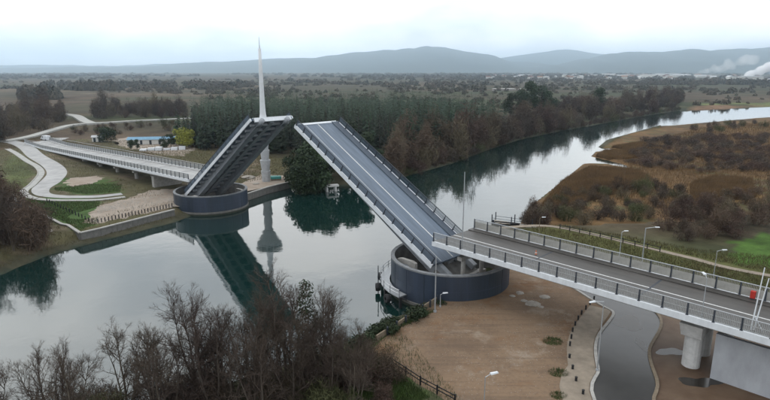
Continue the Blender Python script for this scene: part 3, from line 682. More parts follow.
# steel service platform on the river side of the near pier
t = thing('service_platform', N_TUB, (0, 0, 0), 'black steel service platform with railings clinging to the river side of the near pier', 'platform')
A0, A1 = R(128), R(222)
g = MB()
g.lathe([(9.75, 1.7), (11.3, 1.7), (11.3, 1.85), (9.75, 1.85), (9.75, 1.7)], 16, A0, A1); g.build('grating', M['galv'], t)
for k in range(9):
    a = A0 + (A1 - A0) * k / 8; c, s_ = math.cos(a), math.sin(a)
    MB().tube((11.25 * c, 11.25 * s_, 1.8), (11.25 * c, 11.25 * s_, 3.0), .05, .05, 6).build('railing_post', M['post'], t)
    if k % 2 == 0: MB().tube((11.0 * c, 11.0 * s_, -3), (11.0 * c, 11.0 * s_, 1.69), .24, .24, 10).build('pile', M['black'], t)
    MB().tube((9.7 * c, 9.7 * s_, .9), (11.1 * c, 11.1 * s_, 1.69), .07, .07, 6).build('strut', M['post'], t)
    if k % 2: MB().lathe([(.25, -.35), (.62, -.35), (.7, 0), (.62, .35), (.25, .35), (.25, -.35)], 14).build('tyre_fender', M['black'], t, loc=(11.75 * c, 11.75 * s_, .95), rot=(0, R(90), a))
for z in (2.4, 2.95):
    mb = MB(); pts = [(11.25 * math.cos(A0 + (A1 - A0) * k / 16), 11.25 * math.sin(A0 + (A1 - A0) * k / 16), z) for k in range(17)]
    for k in range(16): mb.tube(pts[k], pts[k + 1], .045, .045, 6)
    mb.build('rail', M['galv'], t)
mb = MB()
for k in range(2): mb.tube((-11.6, -1.2 + k * .9, -1), (-11.6, -1.2 + k * .9, 4.2), .07, .07, 6)
mb.build('ladder_rail', M['post'], t)
for k in range(10): MB().tube((-11.6, -1.2, -.6 + k * .48), (-11.6, -.3, -.6 + k * .48), .04, .04, 6).build('rung', M['post'], t)

# concrete dolphin by the far bank
x, y = (-15.8, 159.7)
t = thing('mooring_dolphin', (x, y, -2.5), (0, 0, R(20)), 'small white concrete mooring platform on piles beneath the near leaf', 'dolphin')
MB().box(-2.0, 2.0, -.9, .9, 3.9, 4.4).build('cap_slab', M['white_conc'], t)
for px in (-1.6, 1.0):
    for py in (-.6, .6): MB().tube((px, py, 0), (px, py, 3.898), .34, .34, 10).build('pile', M['white_conc'], t)

# ------------------------------------------------------------------ lamps, poles, signs
def lamp(xy, z, h, label, arm=1.4, ang=0.0, r=.09, name='lamp_post', head=True, group='lamp posts', m_='galv'):
    t = thing(name, (xy[0], xy[1], z), (0, 0, ang), label, 'lamp post', group)
    MB().tube((0, 0, 0), (0, 0, .25), r * 2.2, r * 2.0, 10).build('base', M[m_], t)
    MB().tube((0, 0, .25), (0, 0, h), r, r * .55, 8).build('pole', M[m_], t)
    if head:
        MB().tube((0, 0, h - .05), (arm, 0, h + .2), r * .55, r * .5, 6).build('arm', M[m_], t)
        MB().hexa([(arm - .1, -.14, h + .12), (arm + .65, -.12, h + .16), (arm + .65, .12, h + .16), (arm - .1, .14, h + .12)], [(arm - .1, -.1, h + .26), (arm + .6, -.08, h + .26), (arm + .6, .08, h + .26), (arm - .1, .1, h + .26)]).build('lamp_head', M['white_steel'], t)
    return t
def on_deck(s, l): p = bp_(s, l, 0); return (p.x, p.y)
lamp(on_deck(46.3, -4.55), 9.33, 11.6, 'tallest slender lamp post on the deck end above the near pier', .01, R(45), .10, head=False)
lamp((7, 71.4), 2.0, 8.2, 'lamp post standing in front of the near pier', .01, 0, .11, head=False)
lamp((7.9, 73.1), 2.0, 1.9, 'knee-high bent pipe post in front of the near pier', .45, R(10), .07)
lamp((23.9, 55.9), 2.0, 8.4, 'lamp post at the edge of the underpass road', 1.3, R(200), .09)
x, y = (8.6, 42.4); lamp((x, y), 2.0, 7.4, 'lamp post in the yard seen from above, only its head in view', .6, R(20), .06)
x, y = (44.1, 89.4); lamp((x, y), 2.0, 7.0, 'tallest lamp post on the path behind the right approach', 1.6, R(-5), .13, m_='galv')
x, y = (42.1, 93.8); lamp((x, y), 2.0, 5.0, 'short lamp post behind the right approach, left of the tallest one', .5, 0, .11, m_='galv')
x, y = (52.8, 83.2); lamp((x, y), 2.0, 5.0, 'lamp post near the green meadow behind the right approach', .9, 0, .08)
x, y = (31.2, 106.9); lamp((x, y), 2.0, 4.0, 'small lamp post by the river landing', .5, 0, .07, m_='timber')
lamp(on_deck(14.5, -4.5), 9.33, 4.4, 'thin lamp post on the near railing above the support pier', .6, R(80), .06)
t = thing('signal_mast', (*on_deck(10.0, -4.4), 9.33), (0, 0, 0), 'pair of white leaning poles on the deck at the right edge', 'pole')
for dx, tx in ((0, .35), (.28, .95)): MB().tube((dx, 0, 0), (tx, 0, 6.7 - dx * 4), .07, .045, 8).build('pole', M['white_steel'], t)
MB().tube((.1, 0, 1.6), (.95, -.25, .1), .05, .05, 6).build('brace', M['white_steel'], t)
p = bp_(11.8, 4.72, 9.33)
t = thing('red_cabinet', p, (0, 0, R(135)), 'red safety cabinet against the far railing at the right', 'cabinet')
MB().box(-.25, .25, -.2, .2, .15, 1.0).build('cabinet_body', M['red'], t); MB().box(-.21, .21, .202, .23, .2, .95).build('door', M['red'], t); MB().box(-.2, .2, -.15, .15, 0, .148).build('plinth', M['post'], t)
p = bp_(37.5, 1.1, 9.2)
t = thing('traffic_cone', p, (0, 0, 0), 'faded orange traffic cone on the centre line of the right deck', 'cone')
MB().box(-.28, .28, -.28, .28, .01, .06).build('base', M['black'], t); MB().tube((0, 0, .06), (0, 0, .85), .2, .04, 12).build('cone_body', M['orange'], t); MB().lathe([(.135, .4), (.148, .4), (.118, .55), (.105, .55)], 12).build('stripe', M['paint'], t)

# rubble and boards
rng = random.Random(11)
def rock(name, xy, z, size, m_, label, cat, group=None, flat=.45, seed=0):
    rr = random.Random(seed); mb = MB(); n_ = 9; v = []
    for j, (rad, h) in enumerate(((.9, -.2), (1.0, .25), (.72, .8), (.3, 1.0))):
        for k in range(n_):
            a = 2 * math.pi * k / n_; q = size * rad * rr.uniform(.75, 1.2); v.append((q * math.cos(a), q * math.sin(a), size * flat * h * rr.uniform(.85, 1.1)))
    f = [(j * n_ + k, j * n_ + (k + 1) % n_, (j + 1) * n_ + (k + 1) % n_, (j + 1) * n_ + k) for j in range(3) for k in range(n_)] + [tuple(range(3 * n_, 4 * n_)), tuple(range(n_ - 1, -1, -1))]
    mb.add(v, f); return tag(mb.build(name, M[m_], loc=(*xy, z)), label, cat, group)
for i, (u, s_) in enumerate((((21.4, 74.1), 1.1), ((20.4, 75.2), .6), ((19.1, 77), .5), ((23.9, 76.6), .8), ((22.3, 73.1), .45), ((20.5, 78.1), .7))):
    rock('rubble_slab', u, 1.98, s_, 'rubble', 'pale broken slab lying in the dirt near the pier', 'rubble', 'slabs near the pier', .22, i)
for i, (u, s_) in enumerate((((-94.8, 134), 1.1), ((-90.6, 130), .8), ((-85.7, 125.4), 1.0), ((-82.3, 121.9), .7), ((-79.3, 119.3), .9), ((-74.4, 114.6), .7), ((-70.5, 110.9), .8), ((-80.2, 121.9), .6), ((-95.1, 136.1), .6))):
    rock('boulder', u, max(gz(*u), .3) - .05, s_, 'rubble', 'pale rubble block on the slope below the left quay wall', 'rubble', 'rubble below the quay', .5, 20 + i)
for i, (u, s_) in enumerate((((-43, 169.6), 2.2), ((-46.8, 174.7), 1.2), ((-38.4, 160.3), 1.0))):
    rock('rubble_slab', u, 2.02, s_, 'rubble', 'white sheet-covered heap on the ground beside the far leaf', 'rubble', 'heaps beside the far leaf', .35, 40 + i)
x, y = (-33.6, 166.4)
t = thing('tarpaulin_stack', (x, y, 2.02), (0, 0, .3), 'teal tarpaulin-covered crate at the foot of the control tower', 'crate')
MB().box(-1.5, 1.5, -1, 1, 0, 1.1).build('crate', M['timber'], t); MB().hexa([(-1.6, -1.1, .5), (1.6, -1.1, .5), (1.6, 1.1, .5), (-1.6, 1.1, .5)], [(-1.52, -1.02, 1.14), (1.5, -1.03, 1.2), (1.55, 1.04, 1.12), (-1.5, 1, 1.25)]).build('tarpaulin', M['teal'], t)

# ------------------------------------------------------------------ small buildings, van, jetty
def shed(name, xy, z, w, d, h, rot, wall, roof, label, rise=1.2, doors=2):
    t = thing(name, (*xy, z), (0, 0, rot), label, 'building')
    MB().box(-w / 2, w / 2, -d / 2, d / 2, -.4, h).build('wall', M[wall], t)
    e = .4; rf = MB(); x0, x1, y0, y1 = -w / 2 - e, w / 2 + e, -d / 2 - e, d / 2 + e
    rf.add([(x0, y0, h + .02), (x1, y0, h + .02), (x1, y1, h + .02), (x0, y1, h + .02), (x0, 0, h + rise), (x1, 0, h + rise)], [(0, 1, 5, 4), (2, 3, 4, 5), (0, 4, 3), (1, 2, 5), (3, 2, 1, 0)]); rf.build('roof', M[roof], t)
    for k in range(doors):
        x = -w / 2 + w * (k + .5) / doors; MB().box(x - .5, x + .5, -d / 2 - .06, -d / 2 - .005, .0, min(2.0, h - .3)).build('door' if k == 0 else 'window', M['glass'], t)
    return t
shed('long_shed', (-105.2, 252.9), 2.0, 24, 6, 2.2, R(8), 'house', 'blue', 'long low shed with a pale blue roof beyond the left ramp', 1.0, 6)
shed('hut', (-136.1, 260.2), 2.0, 4.2, 3.2, 2.2, R(15), 'house', 'roof_grey', 'tiny white hut beside the dark round bush', .8, 2)
x, y = (-94.1, 231.8)
t = thing('pallet_stack', (x, y, 2.0), (0, 0, .2), 'white wrapped building material in front of the blue-roofed shed', 'stack')
for k in range(6): MB().box(-9 + k * 3.1, -6.4 + k * 3.1, -1.8 + (k % 2) * .7, .9, 0, .7 + .35 * ((k * 7) % 3)).build('wrapped_pallet', M['white_steel'], t)
x, y = (-163.1, 264)
t = thing('van', (x, y, 2.12), (0, 0, R(150)), 'white van parked where the left ramp meets the far road', 'van')
bd = MB(); pr = [(-2.6, .45), (2.6, .45), (2.62, 1.15), (1.85, 1.35), (1.2, 2.25), (-2.55, 2.3)]
n_ = len(pr); bd.add([(a, -1.0, c) for a, c in pr] + [(a, 1.0, c) for a, c in pr], [tuple(range(n_)), tuple(range(2 * n_ - 1, n_ - 1, -1))] + [((k + 1) % n_, k, n_ + k, n_ + (k + 1) % n_) for k in range(n_)]); bd.build('body', M['white_steel'], t)
MB().hexa([(1.3, -.9, 2.16), (1.3, .9, 2.16), (1.88, .9, 1.36), (1.88, -.9, 1.36)], [(1.33, -.9, 2.18), (1.33, .9, 2.18), (1.91, .9, 1.38), (1.91, -.9, 1.38)]).build('windscreen', M['glass'], t)
for sx in (-1.6, 1.6):
    for sy in (-1, 1): MB().tube((sx, sy * .85, .34), (sx, sy * 1.04, .34), .36, .36, 14).build('wheel', M['black'], t)
for sy in (-1, 1): MB().box(.3, 1.1, min(sy * 1.003, sy * 1.02), max(sy * 1.003, sy * 1.02), 1.35, 2.0).build('side_window', M['glass'], t)
x, y = (29.5, 122.2)
t = thing('floating_jetty', (x, y, 0.0), (0, 0, R(-30)), 'grey floating jetty with dark frame at the river bend', 'jetty')
for k in range(8): MB().box(-5 + k * 1.3, -3.74 + k * 1.3, -1.2, 1.2, .35, .5).build('deck_board', M['rubble'], t)
for px in (-4.6, 0, 4.8):
    for py in (-1.3, 1.3): MB().tube((px, py, -2.5), (px, py, 2.4), .12, .12, 8).build('pile', M['post'], t)
for py in (-1.1, 1.1): MB().tube((-4.6, py, 1.5), (4.8, py, 1.5), .05, .05, 6).build('rail', M['post'], t)
for px in (-2.5, 2.5): MB().box(px - 1, px + 1, -1.0, 1.0, -.25, .34).build('float', M['black'], t)
x, y = (28, 121.6)
t = thing('moored_boat', (x, y, 0), (0, 0, R(-25)), 'small black boat moored at the jetty', 'boat')
hl = MB(); n_ = 9; top = []; bot = []
for k in range(n_):
    q = k / (n_ - 1); w_ = 1.0 * (1 - max(0, (q - .45) / .55) ** 2.2); top.append((-3 + 6 * q, w_, .75 + .35 * q * q)); bot.append((-2.8 + 5.2 * q, w_ * .6, -.25))
v = top + [(a, -b_, c) for a, b_, c in top] + bot + [(a, -b_, c) for a, b_, c in bot]; f = []
for k in range(n_ - 1):
    f += [(k + 1, k, 2 * n_ + k, 2 * n_ + k + 1), (n_ + k, n_ + k + 1, 3 * n_ + k + 1, 3 * n_ + k), (2 * n_ + k + 1, 2 * n_ + k, 3 * n_ + k, 3 * n_ + k + 1)]
f += [(0, n_, 3 * n_, 2 * n_)]; hl.add(v, f); hl.build('hull', M['black'], t)
for q in (-1.6, 0, 1.3): MB().box(q - .15, q + .15, -.85, .85, .5, .56).build('thwart', M['timber'], t)
MB().box(-3.35, -3.0, -.2, .2, .1, 1.2).build('outboard_motor', M['post'], t)

# ------------------------------------------------------------------ vegetation
def rvec(rr): 
    while True:
        v = Vector((rr.uniform(-1, 1), rr.uniform(-1, 1), rr.uniform(-1, 1)))
        if .05 < v.length < 1: return v.normalized()
def limb(mb, p, d, L, r, rr, segs, wob, up, n=3, taper=.25):
    """a bent tapering limb; returns the points and directions along it"""
    out = [(p.copy(), d.copy(), r)]; base = len(mb.v); rings = []
    for i in range(segs + 1):
        rad = r * (1 - (1 - taper) * i / segs); a = d.orthogonal().normalized(); b_ = d.cross(a)
        for k in range(n):
            t_ = 2 * math.pi * k / n; mb.v.append(tuple(p + a * (rad * math.cos(t_)) + b_ * (rad * math.sin(t_))))
        if i < segs:
            d = (d + rvec(rr) * wob + Vector((0, 0, up))).normalized(); p = p + d * (L / segs); out.append((p.copy(), d.copy(), rad))
    for i in range(segs):
        for k in range(n): mb.f.append((base + i * n + k, base + i * n + (k + 1) % n, base + (i + 1) * n + (k + 1) % n, base + (i + 1) * n + k))
    return out
def grow(crown, path, L, rr, level, maxl, counts, spread, up, rmin):
    for j in range(counts[level]):
        q = rr.uniform(.18, 1.0) ** .8; i = min(int(q * (len(path) - 1)), len(path) - 2); p, d, r = path[i]; p = p.lerp(path[i + 1][0], rr.random())
        d2 = (d * (1 - spread) + rvec(rr) * spread * 1.35 + Vector((0, 0, .10))).normalized()
        L2 = L * rr.uniform(.38, .68) * (1.1 - .45 * q); r2 = max(r * .55, rmin)
        sub = limb(crown, p, d2, L2, r2, rr, 4 if level < 2 else 3, .22, up, 4 if level == 0 else 3)
        if level + 1 < maxl: grow(crown, sub, L2, rr, level + 1, maxl, counts, spread, up, rmin)
def bare_tree(seed, H, stems, counts, spread=.5, up=.06, rmin=.013, r0=.2, lean=.3, stem_h=.75):
    rr = random.Random(seed); trunk = MB(); crown = MB()
    for s_ in range(stems):
        a = 2 * math.pi * (s_ + rr.random() * .7) / stems; ln = rr.uniform(.3, 1) * lean if stems > 1 else lean * .3
        d = Vector((math.cos(a) * ln, math.sin(a) * ln, 1)).normalized()
        hh = H * stem_h * rr.uniform(.8, 1.05); p = Vector((math.cos(a) * .2 * (stems > 1), math.sin(a) * .2 * (stems > 1), -.4))
        path = limb(trunk, p, d, hh, r0 * rr.uniform(.75, 1.1), rr, 8, .12, .03, 6, .2)
        grow(crown, path, hh * .62, rr, 0, len(counts), counts, spread, up, rmin)
        grow(crown, path[-3:], hh * .45, rr, 0, len(counts), [max(3, counts[0] // 3)] + counts[1:], spread * .8, up, rmin)
    return trunk, crown
def leaf_cloud(mb, centers, n, rr, size, flat=.6):
    """n small leaf-clump quads scattered over blobs (centre, radii)"""
    wts = [c[1] * c[1] for c in centers]
    for (c, rad), w_ in zip(centers, wts):
        k = int(n * w_ / sum(wts))
        for _ in range(k):
            q = rvec(rr); rr_ = rad * rr.uniform(.55, 1.08); p = Vector(c) + Vector((q.x * rr_, q.y * rr_, q.z * rr_ * flat))
            nrm = (q + rvec(rr) * .9).normalized(); a = nrm.orthogonal().normalized(); b_ = nrm.cross(a); t_ = rr.uniform(0, 6.28)
            a, b_ = a * math.cos(t_) + b_ * math.sin(t_), b_ * math.cos(t_) - a * math.sin(t_); s1 = size * rr.uniform(.5, 1.2); s2 = s1 * rr.uniform(.4, .9)
            mb.add([p + a * s1, p + b_ * s2, p - a * s1 * .8, p - b_ * s2], [(0, 1, 2, 3)])
def pine_mesh(seed, H, rad, layers=17, per=10):
    rr = random.Random(seed); tr = MB(); cr = MB(); tr.tube((0, 0, -.5), (0, 0, H * .97), H * .014 + .06, .03, 6, False)
    for i in range(layers):
        q = i / (layers - 1); z = H * (.10 + .88 * q); Rr_ = rad * (1 - q) ** .85 * (.35 + .65 * min(1, q * 5 + .4)) + .12
        for k in range(max(4, int(per * (1 - q * .6)))):
            a = rr.uniform(0, 6.28); L = Rr_ * rr.uniform(.6, 1.15); dz = -L * rr.uniform(.05, .45) + .1; z1 = z + rr.uniform(-.5, .5) * H / layers
            c, s_ = math.cos(a), math.sin(a); w_ = L * rr.uniform(.24, .42)
            root = (0, 0, z1); mid = (c * L * .6, s_ * L * .6, z1 + dz * .35 + .1); tip = (c * L, s_ * L, z1 + dz)
            cr.add([root, (mid[0] - s_ * w_, mid[1] + c * w_, mid[2] - w_ * .5), tip, (mid[0] + s_ * w_, mid[1] - c * w_, mid[2] - w_ * .5), (mid[0], mid[1], mid[2] + .15)], [(0, 4, 1), (1, 4, 2), (2, 4, 3), (3, 4, 0)])
    return tr, cr
def shrub_mesh(seed, H, rad, n, w_=.05, lobes=5):
    """leafless thicket: leaning stems and a cloud of short crossing twigs filling an uneven dome"""
    rr = random.Random(seed); mb = MB()
    lb = [(rr.uniform(-.55, .55) * rad, rr.uniform(-.55, .55) * rad, rr.uniform(.55, 1.05) * H, rr.uniform(.34, .62) * rad) for _ in range(lobes)]
    def twig(b0, e, w2, bend):
        d = e - b0; sd = d.cross(rvec(rr))
        if sd.length < 1e-4: return
        sd = sd.normalized() * w2; mid = b0.lerp(e, .5) + rvec(rr) * d.length * bend
        mb.add([b0 - sd * .5, b0 + sd * .5, mid + sd, mid - sd, e], [(0, 1, 2, 3), (3, 2, 4)])
    for lx, ly, lh, lr in lb:
        for k in range(5):
            a = rr.uniform(0, 6.28); q = lr * rr.uniform(0, .8); twig(Vector((lx * .4, ly * .4, -.2)), Vector((lx + q * math.cos(a), ly + q * math.sin(a), lh * rr.uniform(.6, .95))), w_ * 1.6, .1)
    for i in range(n):
        lx, ly, lh, lr = rr.choice(lb); q = rvec(rr); k = rr.uniform(.25, 1.0) ** .6
        c = Vector((lx + q.x * lr * k, ly + q.y * lr * k, max(.1, lh * .52 + q.z * lh * .5 * k)))
        d = (Vector((q.x * .5, q.y * .5, .55)) + rvec(rr) * .75).normalized() * rr.uniform(.10, .26) * H
        twig(c - d * .5, c + d * .5, w_ * rr.uniform(.5, 1.2), .16)
    return mb

def plant(name, parts, xy, label, cat, group=None, sc=1.0, rot=0.0, sz=None, z=None):
    """parts: list of (part name, mesh); one mesh alone becomes the thing itself"""
    zz = gz(*xy) if z is None else z; s3 = (sc, sc, sc * (sz or 1))
    if len(parts) == 1:
        o = inst(name, parts[0][1], None, (*xy, zz), (0, 0, rot), s3); return tag(o, label, cat, group)
    o = thing(name, (*xy, zz), (0, 0, rot), label, cat, group); o.scale = s3
    for pn, me in parts: inst(pn, me, o)
    return o

# --- plantation of dark pines behind the bridge
PV = []
for k in range(7):
    tr, cr = pine_mesh(100 + k, 15.5 + 1.3 * (k * 3 % 6), (2.7, 4.2, 3.3, 4.6, 3.0, 3.9, 2.6)[k], 17, (9, 13, 10, 14, 9, 11, 9)[k]); PV.append((tr.mesh('trunk', M['trunk']), cr.mesh('crown', M['pine']), cr))
FOREST = [(-92, 236), (-60, 226), (-30, 214), (-16, 196), (2, 200), (22, 226), (44, 262), (66, 300), (70, 350), (40, 430), (-135, 430), (-114, 330), (-99, 268)]
rng = random.Random(5); spots = []
for iy in range(0, 60):
    for ix in range(0, 62):
        x = -155 + ix * 5.0 + rng.uniform(-2.2, 2.2) + (iy % 2) * 2.5; y = 190 + iy * 5.6 + rng.uniform(-2.3, 2.3)
        spots.append((x, y))
sx = np.array([s[0] for s in spots]); sy = np.array([s[1] for s in spots])
ok = inside(FOREST, sx, sy) & (sdist(sx, sy) > 5)
spots = sorted([s for s, k in zip(spots, ok) if k], key=lambda s: s[1] + abs(s[0]) * .05)
near, rest = spots[:290], spots[290:]
for x, y in near:
    k = rng.randrange(7)
    plant('pine_tree', [('trunk', PV[k][0]), ('crown', PV[k][1])], (x, y), 'dark green pine in the dense plantation behind the bridge', 'pine tree', 'plantation pines', rng.uniform(.66, 1.1), rng.uniform(0, 6.28))
def scatter_mesh(name, items, material, label, smooth=False):
    """items: (base vertex array, base face array, x, y, z, scale, scale_z, rot) joined as one mesh"""
    Vs = []; Fs = []; o = 0
    for V, F, x, y, z, s_, sz_, r in items:
        c, q = math.cos(r), math.sin(r); W_ = np.empty_like(V)
        W_[:, 0] = (V[:, 0] * c - V[:, 1] * q) * s_ + x; W_[:, 1] = (V[:, 0] * q + V[:, 1] * c) * s_ + y; W_[:, 2] = V[:, 2] * sz_ + z
        Vs.append(W_); Fs.append(F + o); o += len(V)
    return tag(inst(name, np_mesh(name, np.concatenate(Vs), np.concatenate(Fs), material, smooth)), label, None, kind='stuff')
tr, cr = pine_mesh(140, 20, 3.4, 11, 7); pv = np.array(cr.v); pf = np.array(cr.f)
scatter_mesh('pine_forest', [(pv, pf, x, y, 2.0, q, q, rng.uniform(0, 6.28)) for x, y in rest for q in (rng.uniform(.62, 1.08),)], M['pine'], 'pine plantation stretching away behind the front rows')

# --- leafless thickets
SV = [shrub_mesh(200 + k, 5.0, 3.6, 900, .045).mesh('thicket', M[['twig_red', 'scrub', 'twig', 'scrub_green'][k % 4]]) for k in range(8)]
TALL = [shrub_mesh(220 + k, 9.0, 3.4, 1100, .05, 7).mesh('thicket', M[['twig_red', 'scrub', 'twig'][k % 3]]) for k in range(6)]
def thick(n_, area, kinds, smin, smax, label, group, tall=0.0, gap=2.6, name='bare_shrub', cat='shrub', seed=1, dmin=1.2, zs=1.0):
    rr = random.Random(seed); P = np.array(area); got = []; tries = 0
    while len(got) < n_ and tries < 12000:
        tries += 1; x = rr.uniform(P[:, 0].min(), P[:, 0].max()); y = rr.uniform(P[:, 1].min(), P[:, 1].max())
        if not inside(area, np.array([x]), np.array([y]))[0]: continue
        if any((x - a) ** 2 + (y - b_) ** 2 < gap * gap for a, b_ in got): continue
        if rd(x, y) < dmin: continue
        got.append((x, y))
    for x, y in got:
        ms = TALL if rr.random() < tall else SV; c = [m_ for m_ in ms if m_.materials[0].name in kinds] or ms
        plant(name, [('x', rr.choice(c))], (x, y), label, cat, group, rr.uniform(smin, smax), rr.uniform(0, 6.28), zs * rr.uniform(.8, 1.2))
RED, SCR, TWG, OLV = 'twig_reddish', 'scrub_twig', 'twig_brown', 'scrub_olive'
# brown thickets at the far waterline in front of the pines, then along the far bank to the right
thick(26, [(0.3, 179.9), (4.9, 205.1), (18.2, 231.8), (33.5, 237.9), (35.1, 225.4), (15.9, 191), (6.2, 176.5)], (RED, SCR), 1.3, 2.3, 'reddish brown leafless thicket at the water in front of the pines', 'waterline thickets', .25, 3.4, seed=2, dmin=.2)
thick(60, [(28.2, 210.3), (34.4, 244.4), (77.6, 317), (114.1, 360.7), (106.1, 324.9), (68.4, 278), (43.3, 236.6)], (RED, SCR, TWG), 1.1, 2.0, 'brown leafless shrub on the far bank right of the pines', 'far bank shrubs', .4, 3.6, seed=3, dmin=.2)
thick(80, [(101.5, 319.6), (77.6, 317), (148.4, 471.3), (333.4, 631), (260.5, 487.5), (165.7, 390.3)], (RED, SCR, TWG), 1.2, 2.1, 'dark leafless tree in the far bank wood by the river bend', 'river bend wood', .5, 7, name='bare_tree', cat='tree', seed=4, dmin=.2)
rr = random.Random(88)
bank = catmull([(5, 179.9), (25.8, 209.1), (44.4, 242.7), (69.9, 284.2), (103.2, 324.9), (143.2, 368.1), (197.2, 428.8), (262, 493.6)], 40); acc = 0
for i in range(1, len(bank)):
    acc += (bank[i] - bank[i - 1]).length
    if acc > 4.6 + bank[i].y * .006:
        acc = 0; d = (bank[i] - bank[i - 1]).normalized(); q = bank[i] + Vector((-d.y, d.x)) * rr.uniform(.4, 2.2)
        plant('bare_shrub', [('x', rr.choice(SV))], (q.x, q.y), 'brown leafless shrub overhanging the far waterline', 'shrub', 'waterline shrubs', rr.uniform(.7, 1.25), rr.uniform(0, 6.28), rr.uniform(.7, 1.1), .1)
# marsh on the right
thick(120, [(95.3, 216.3), (132.3, 274), (166.7, 291.1), (203.8, 291.1), (131.9, 185.5), (107.9, 185.5), (92.8, 197.6)], (RED, TWG), .75, 1.2, 'purple brown leafless thicket in the middle of the marsh', 'marsh thickets', 0, 4.6, zs=.62, name='marsh_thicket', cat='thicket', seed=5)
thick(46, [(36.1, 129.1), (46.7, 146.2), (68.4, 156.5), (90.3, 159.3), (78.4, 137.1), (58.6, 121.9), (46.5, 120.2), (36.8, 121.9)], (SCR, OLV, TWG), .5, .9, 'grey olive shrub on the marsh edge above the path', 'marsh edge shrubs', 0, 3.2, name='marsh_thicket', cat='thicket', seed=6)
thick(44, [(56, 105.4), (67.7, 127.2), (84.7, 143.8), (112.1, 156.5), (111.5, 143.8), (87.3, 113.8), (74, 108.1), (65.5, 99.3), (59.2, 101.7)], (RED, SCR), .6, .9, 'dark leafless thicket beside the green meadow', 'meadow thickets', .1, 3.4, name='marsh_thicket', cat='thicket', seed=7)
thick(14, [(186.9, 338.4), (216.7, 357.6), (263.7, 379.1), (224.2, 321), (172, 300.5)], (RED, TWG, OLV), .6, .95, 'small dark shrub on the far rim of the marsh', 'marsh rim shrubs', 0, 7, name='marsh_thicket', cat='thicket', seed=8)
thick(9, [(31.4, 118.5), (33.7, 129.1), (38.3, 137.1), (38.8, 129.1), (35.2, 118.5)], (RED, SCR), .6, .95, 'reddish shrub at the marsh tip by the jetty', 'marsh tip shrubs', 0, 2.2, name='marsh_thicket', cat='thicket', seed=9)
# left edge: dark thicket below the quay and behind the ramp
thick(34, [(-75.5, 94.8), (-111.5, 143.8), (-102.5, 144.3), (-87.4, 125.3), (-72.6, 110.9), (-66.5, 104.1), (-69.3, 99.3)], (RED, TWG), .8, 1.5, 'dark tangled leafless thicket at the left edge above the water', 'left edge thickets', .35, 2.2, seed=10, dmin=.6)
thick(40, [(-171.7, 231.8), (-298.5, 408.8), (-286.6, 448.5), (-235.2, 408.8), (-195.6, 334.4), (-182, 274)], (RED, TWG, SCR), 1.2, 2.2, 'tall bare brown tree left of the far road', 'far left bare trees', .7, 7, name='bare_tree', cat='tree', seed=11)
thick(40, [(-204.1, 383.3), (-230.1, 448.5), (-172.1, 471.3), (-140.6, 391.5)], (SCR, TWG, RED), 1.1, 1.9, 'grey leafless tree in the field beyond the far road', 'field trees', .7, 9, name='bare_tree', cat='tree', seed=12)
thick(22, [(-169.5, 278.2), (-178, 311.6), (-160.5, 334.4), (-133.7, 353.8), (-118.4, 306.4), (-143.5, 287)], (SCR, OLV, RED), .55, 1.0, 'low brown shrub between ramp and far road', 'roadside shrubs', 0, 5, seed=13)

# --- single leafy trees
def leafy(seed, H, rad, n_, size, m_, blobs=9, base=.3, flat=.8):
    rr = random.Random(seed); tr = MB(); cr = MB(); path = limb(tr, Vector((0, 0, -.4)), Vector((0, 0, 1)), H * .75, H * .022 + .05, rr, 6, .06, .05, 6, .3)
    cs = []
    for k in range(blobs):
        a = rr.uniform(0, 6.28); q = rr.uniform(.1, .75) * rad; z = H * rr.uniform(base + .12, .86); cs.append(((q * math.cos(a), q * math.sin(a), z), rad * rr.uniform(.32, .58)))
        i = rr.randrange(2, 6); p0 = path[i][0]; limb(tr, p0, (Vector(cs[-1][0]) - p0).normalized(), (Vector(cs[-1][0]) - p0).length, path[i][2] * .5, rr, 3, .1, 0, 4)
    leaf_cloud(cr, cs, n_, rr, size, flat); return [('trunk', tr.mesh('trunk', M['trunk'])), ('crown', cr.mesh('crown', M[m_]))]
plant('leafy_tree', leafy(300, 8.5, 4.6, 2600, .34, 'leaf_y', 12, .1), (-86.8, 236.3), 'bright yellow-green round tree beside the blue-roofed shed', 'tree')
plant('round_bush', leafy(301, 6.5, 5.0, 2400, .36, 'leaf', 12, .02), (-131.8, 260.2), 'dark green round bush between far road and left ramp', 'bush')
LV = [leafy(310 + k, 13 + k, 5.2, 2600, .42, 'leaf', 13, .08) for k in range(4)]
for i, (u, s_) in enumerate((((-24.6, 156), .9), ((-22.8, 157.4), 1.05), ((-20.8, 160.3), 1.1), ((-19.9, 168), .8), ((-22.5, 166.4), 1.2), ((-19.1, 174.7), 1.15), ((-27.4, 166.4), .8), ((-14.5, 174.7), .9), ((-10.7, 174.7), 1.05), ((-6.3, 178.3), .95), ((-2.9, 173), .7), ((-13.2, 183.8), 1.2))):
    plant('broadleaf_tree', LV[i % 4], u, 'dark evergreen tree on the far bank beneath the near leaf', 'tree', 'evergreens on the far bank', s_, i * 1.3)
for i, (u, s_) in enumerate((((99.5, 408.8), 1.5), ((111.7, 427.7), 1.7), ((120.2, 427.7), 1.5), ((88.3, 391.5), 1.2), ((123.8, 408.8), 1.1), ((172, 448.5), 1.4))):
    plant('broadleaf_tree', LV[i % 4], u, 'dark green tree rising above the far bank wood', 'tree', 'green trees of the far bank wood', s_, i * 2.1)
for i, (u, s_) in enumerate((((-107.7, 231.8), .36), ((-106.4, 234.8), .3), ((-94.4, 234.8), .4), ((-94.2, 241.1), .42))):
    plant('young_tree', LV[i % 4], u, 'young dark tree beyond the ramp railing', 'tree', 'young trees by the shed', s_, i)

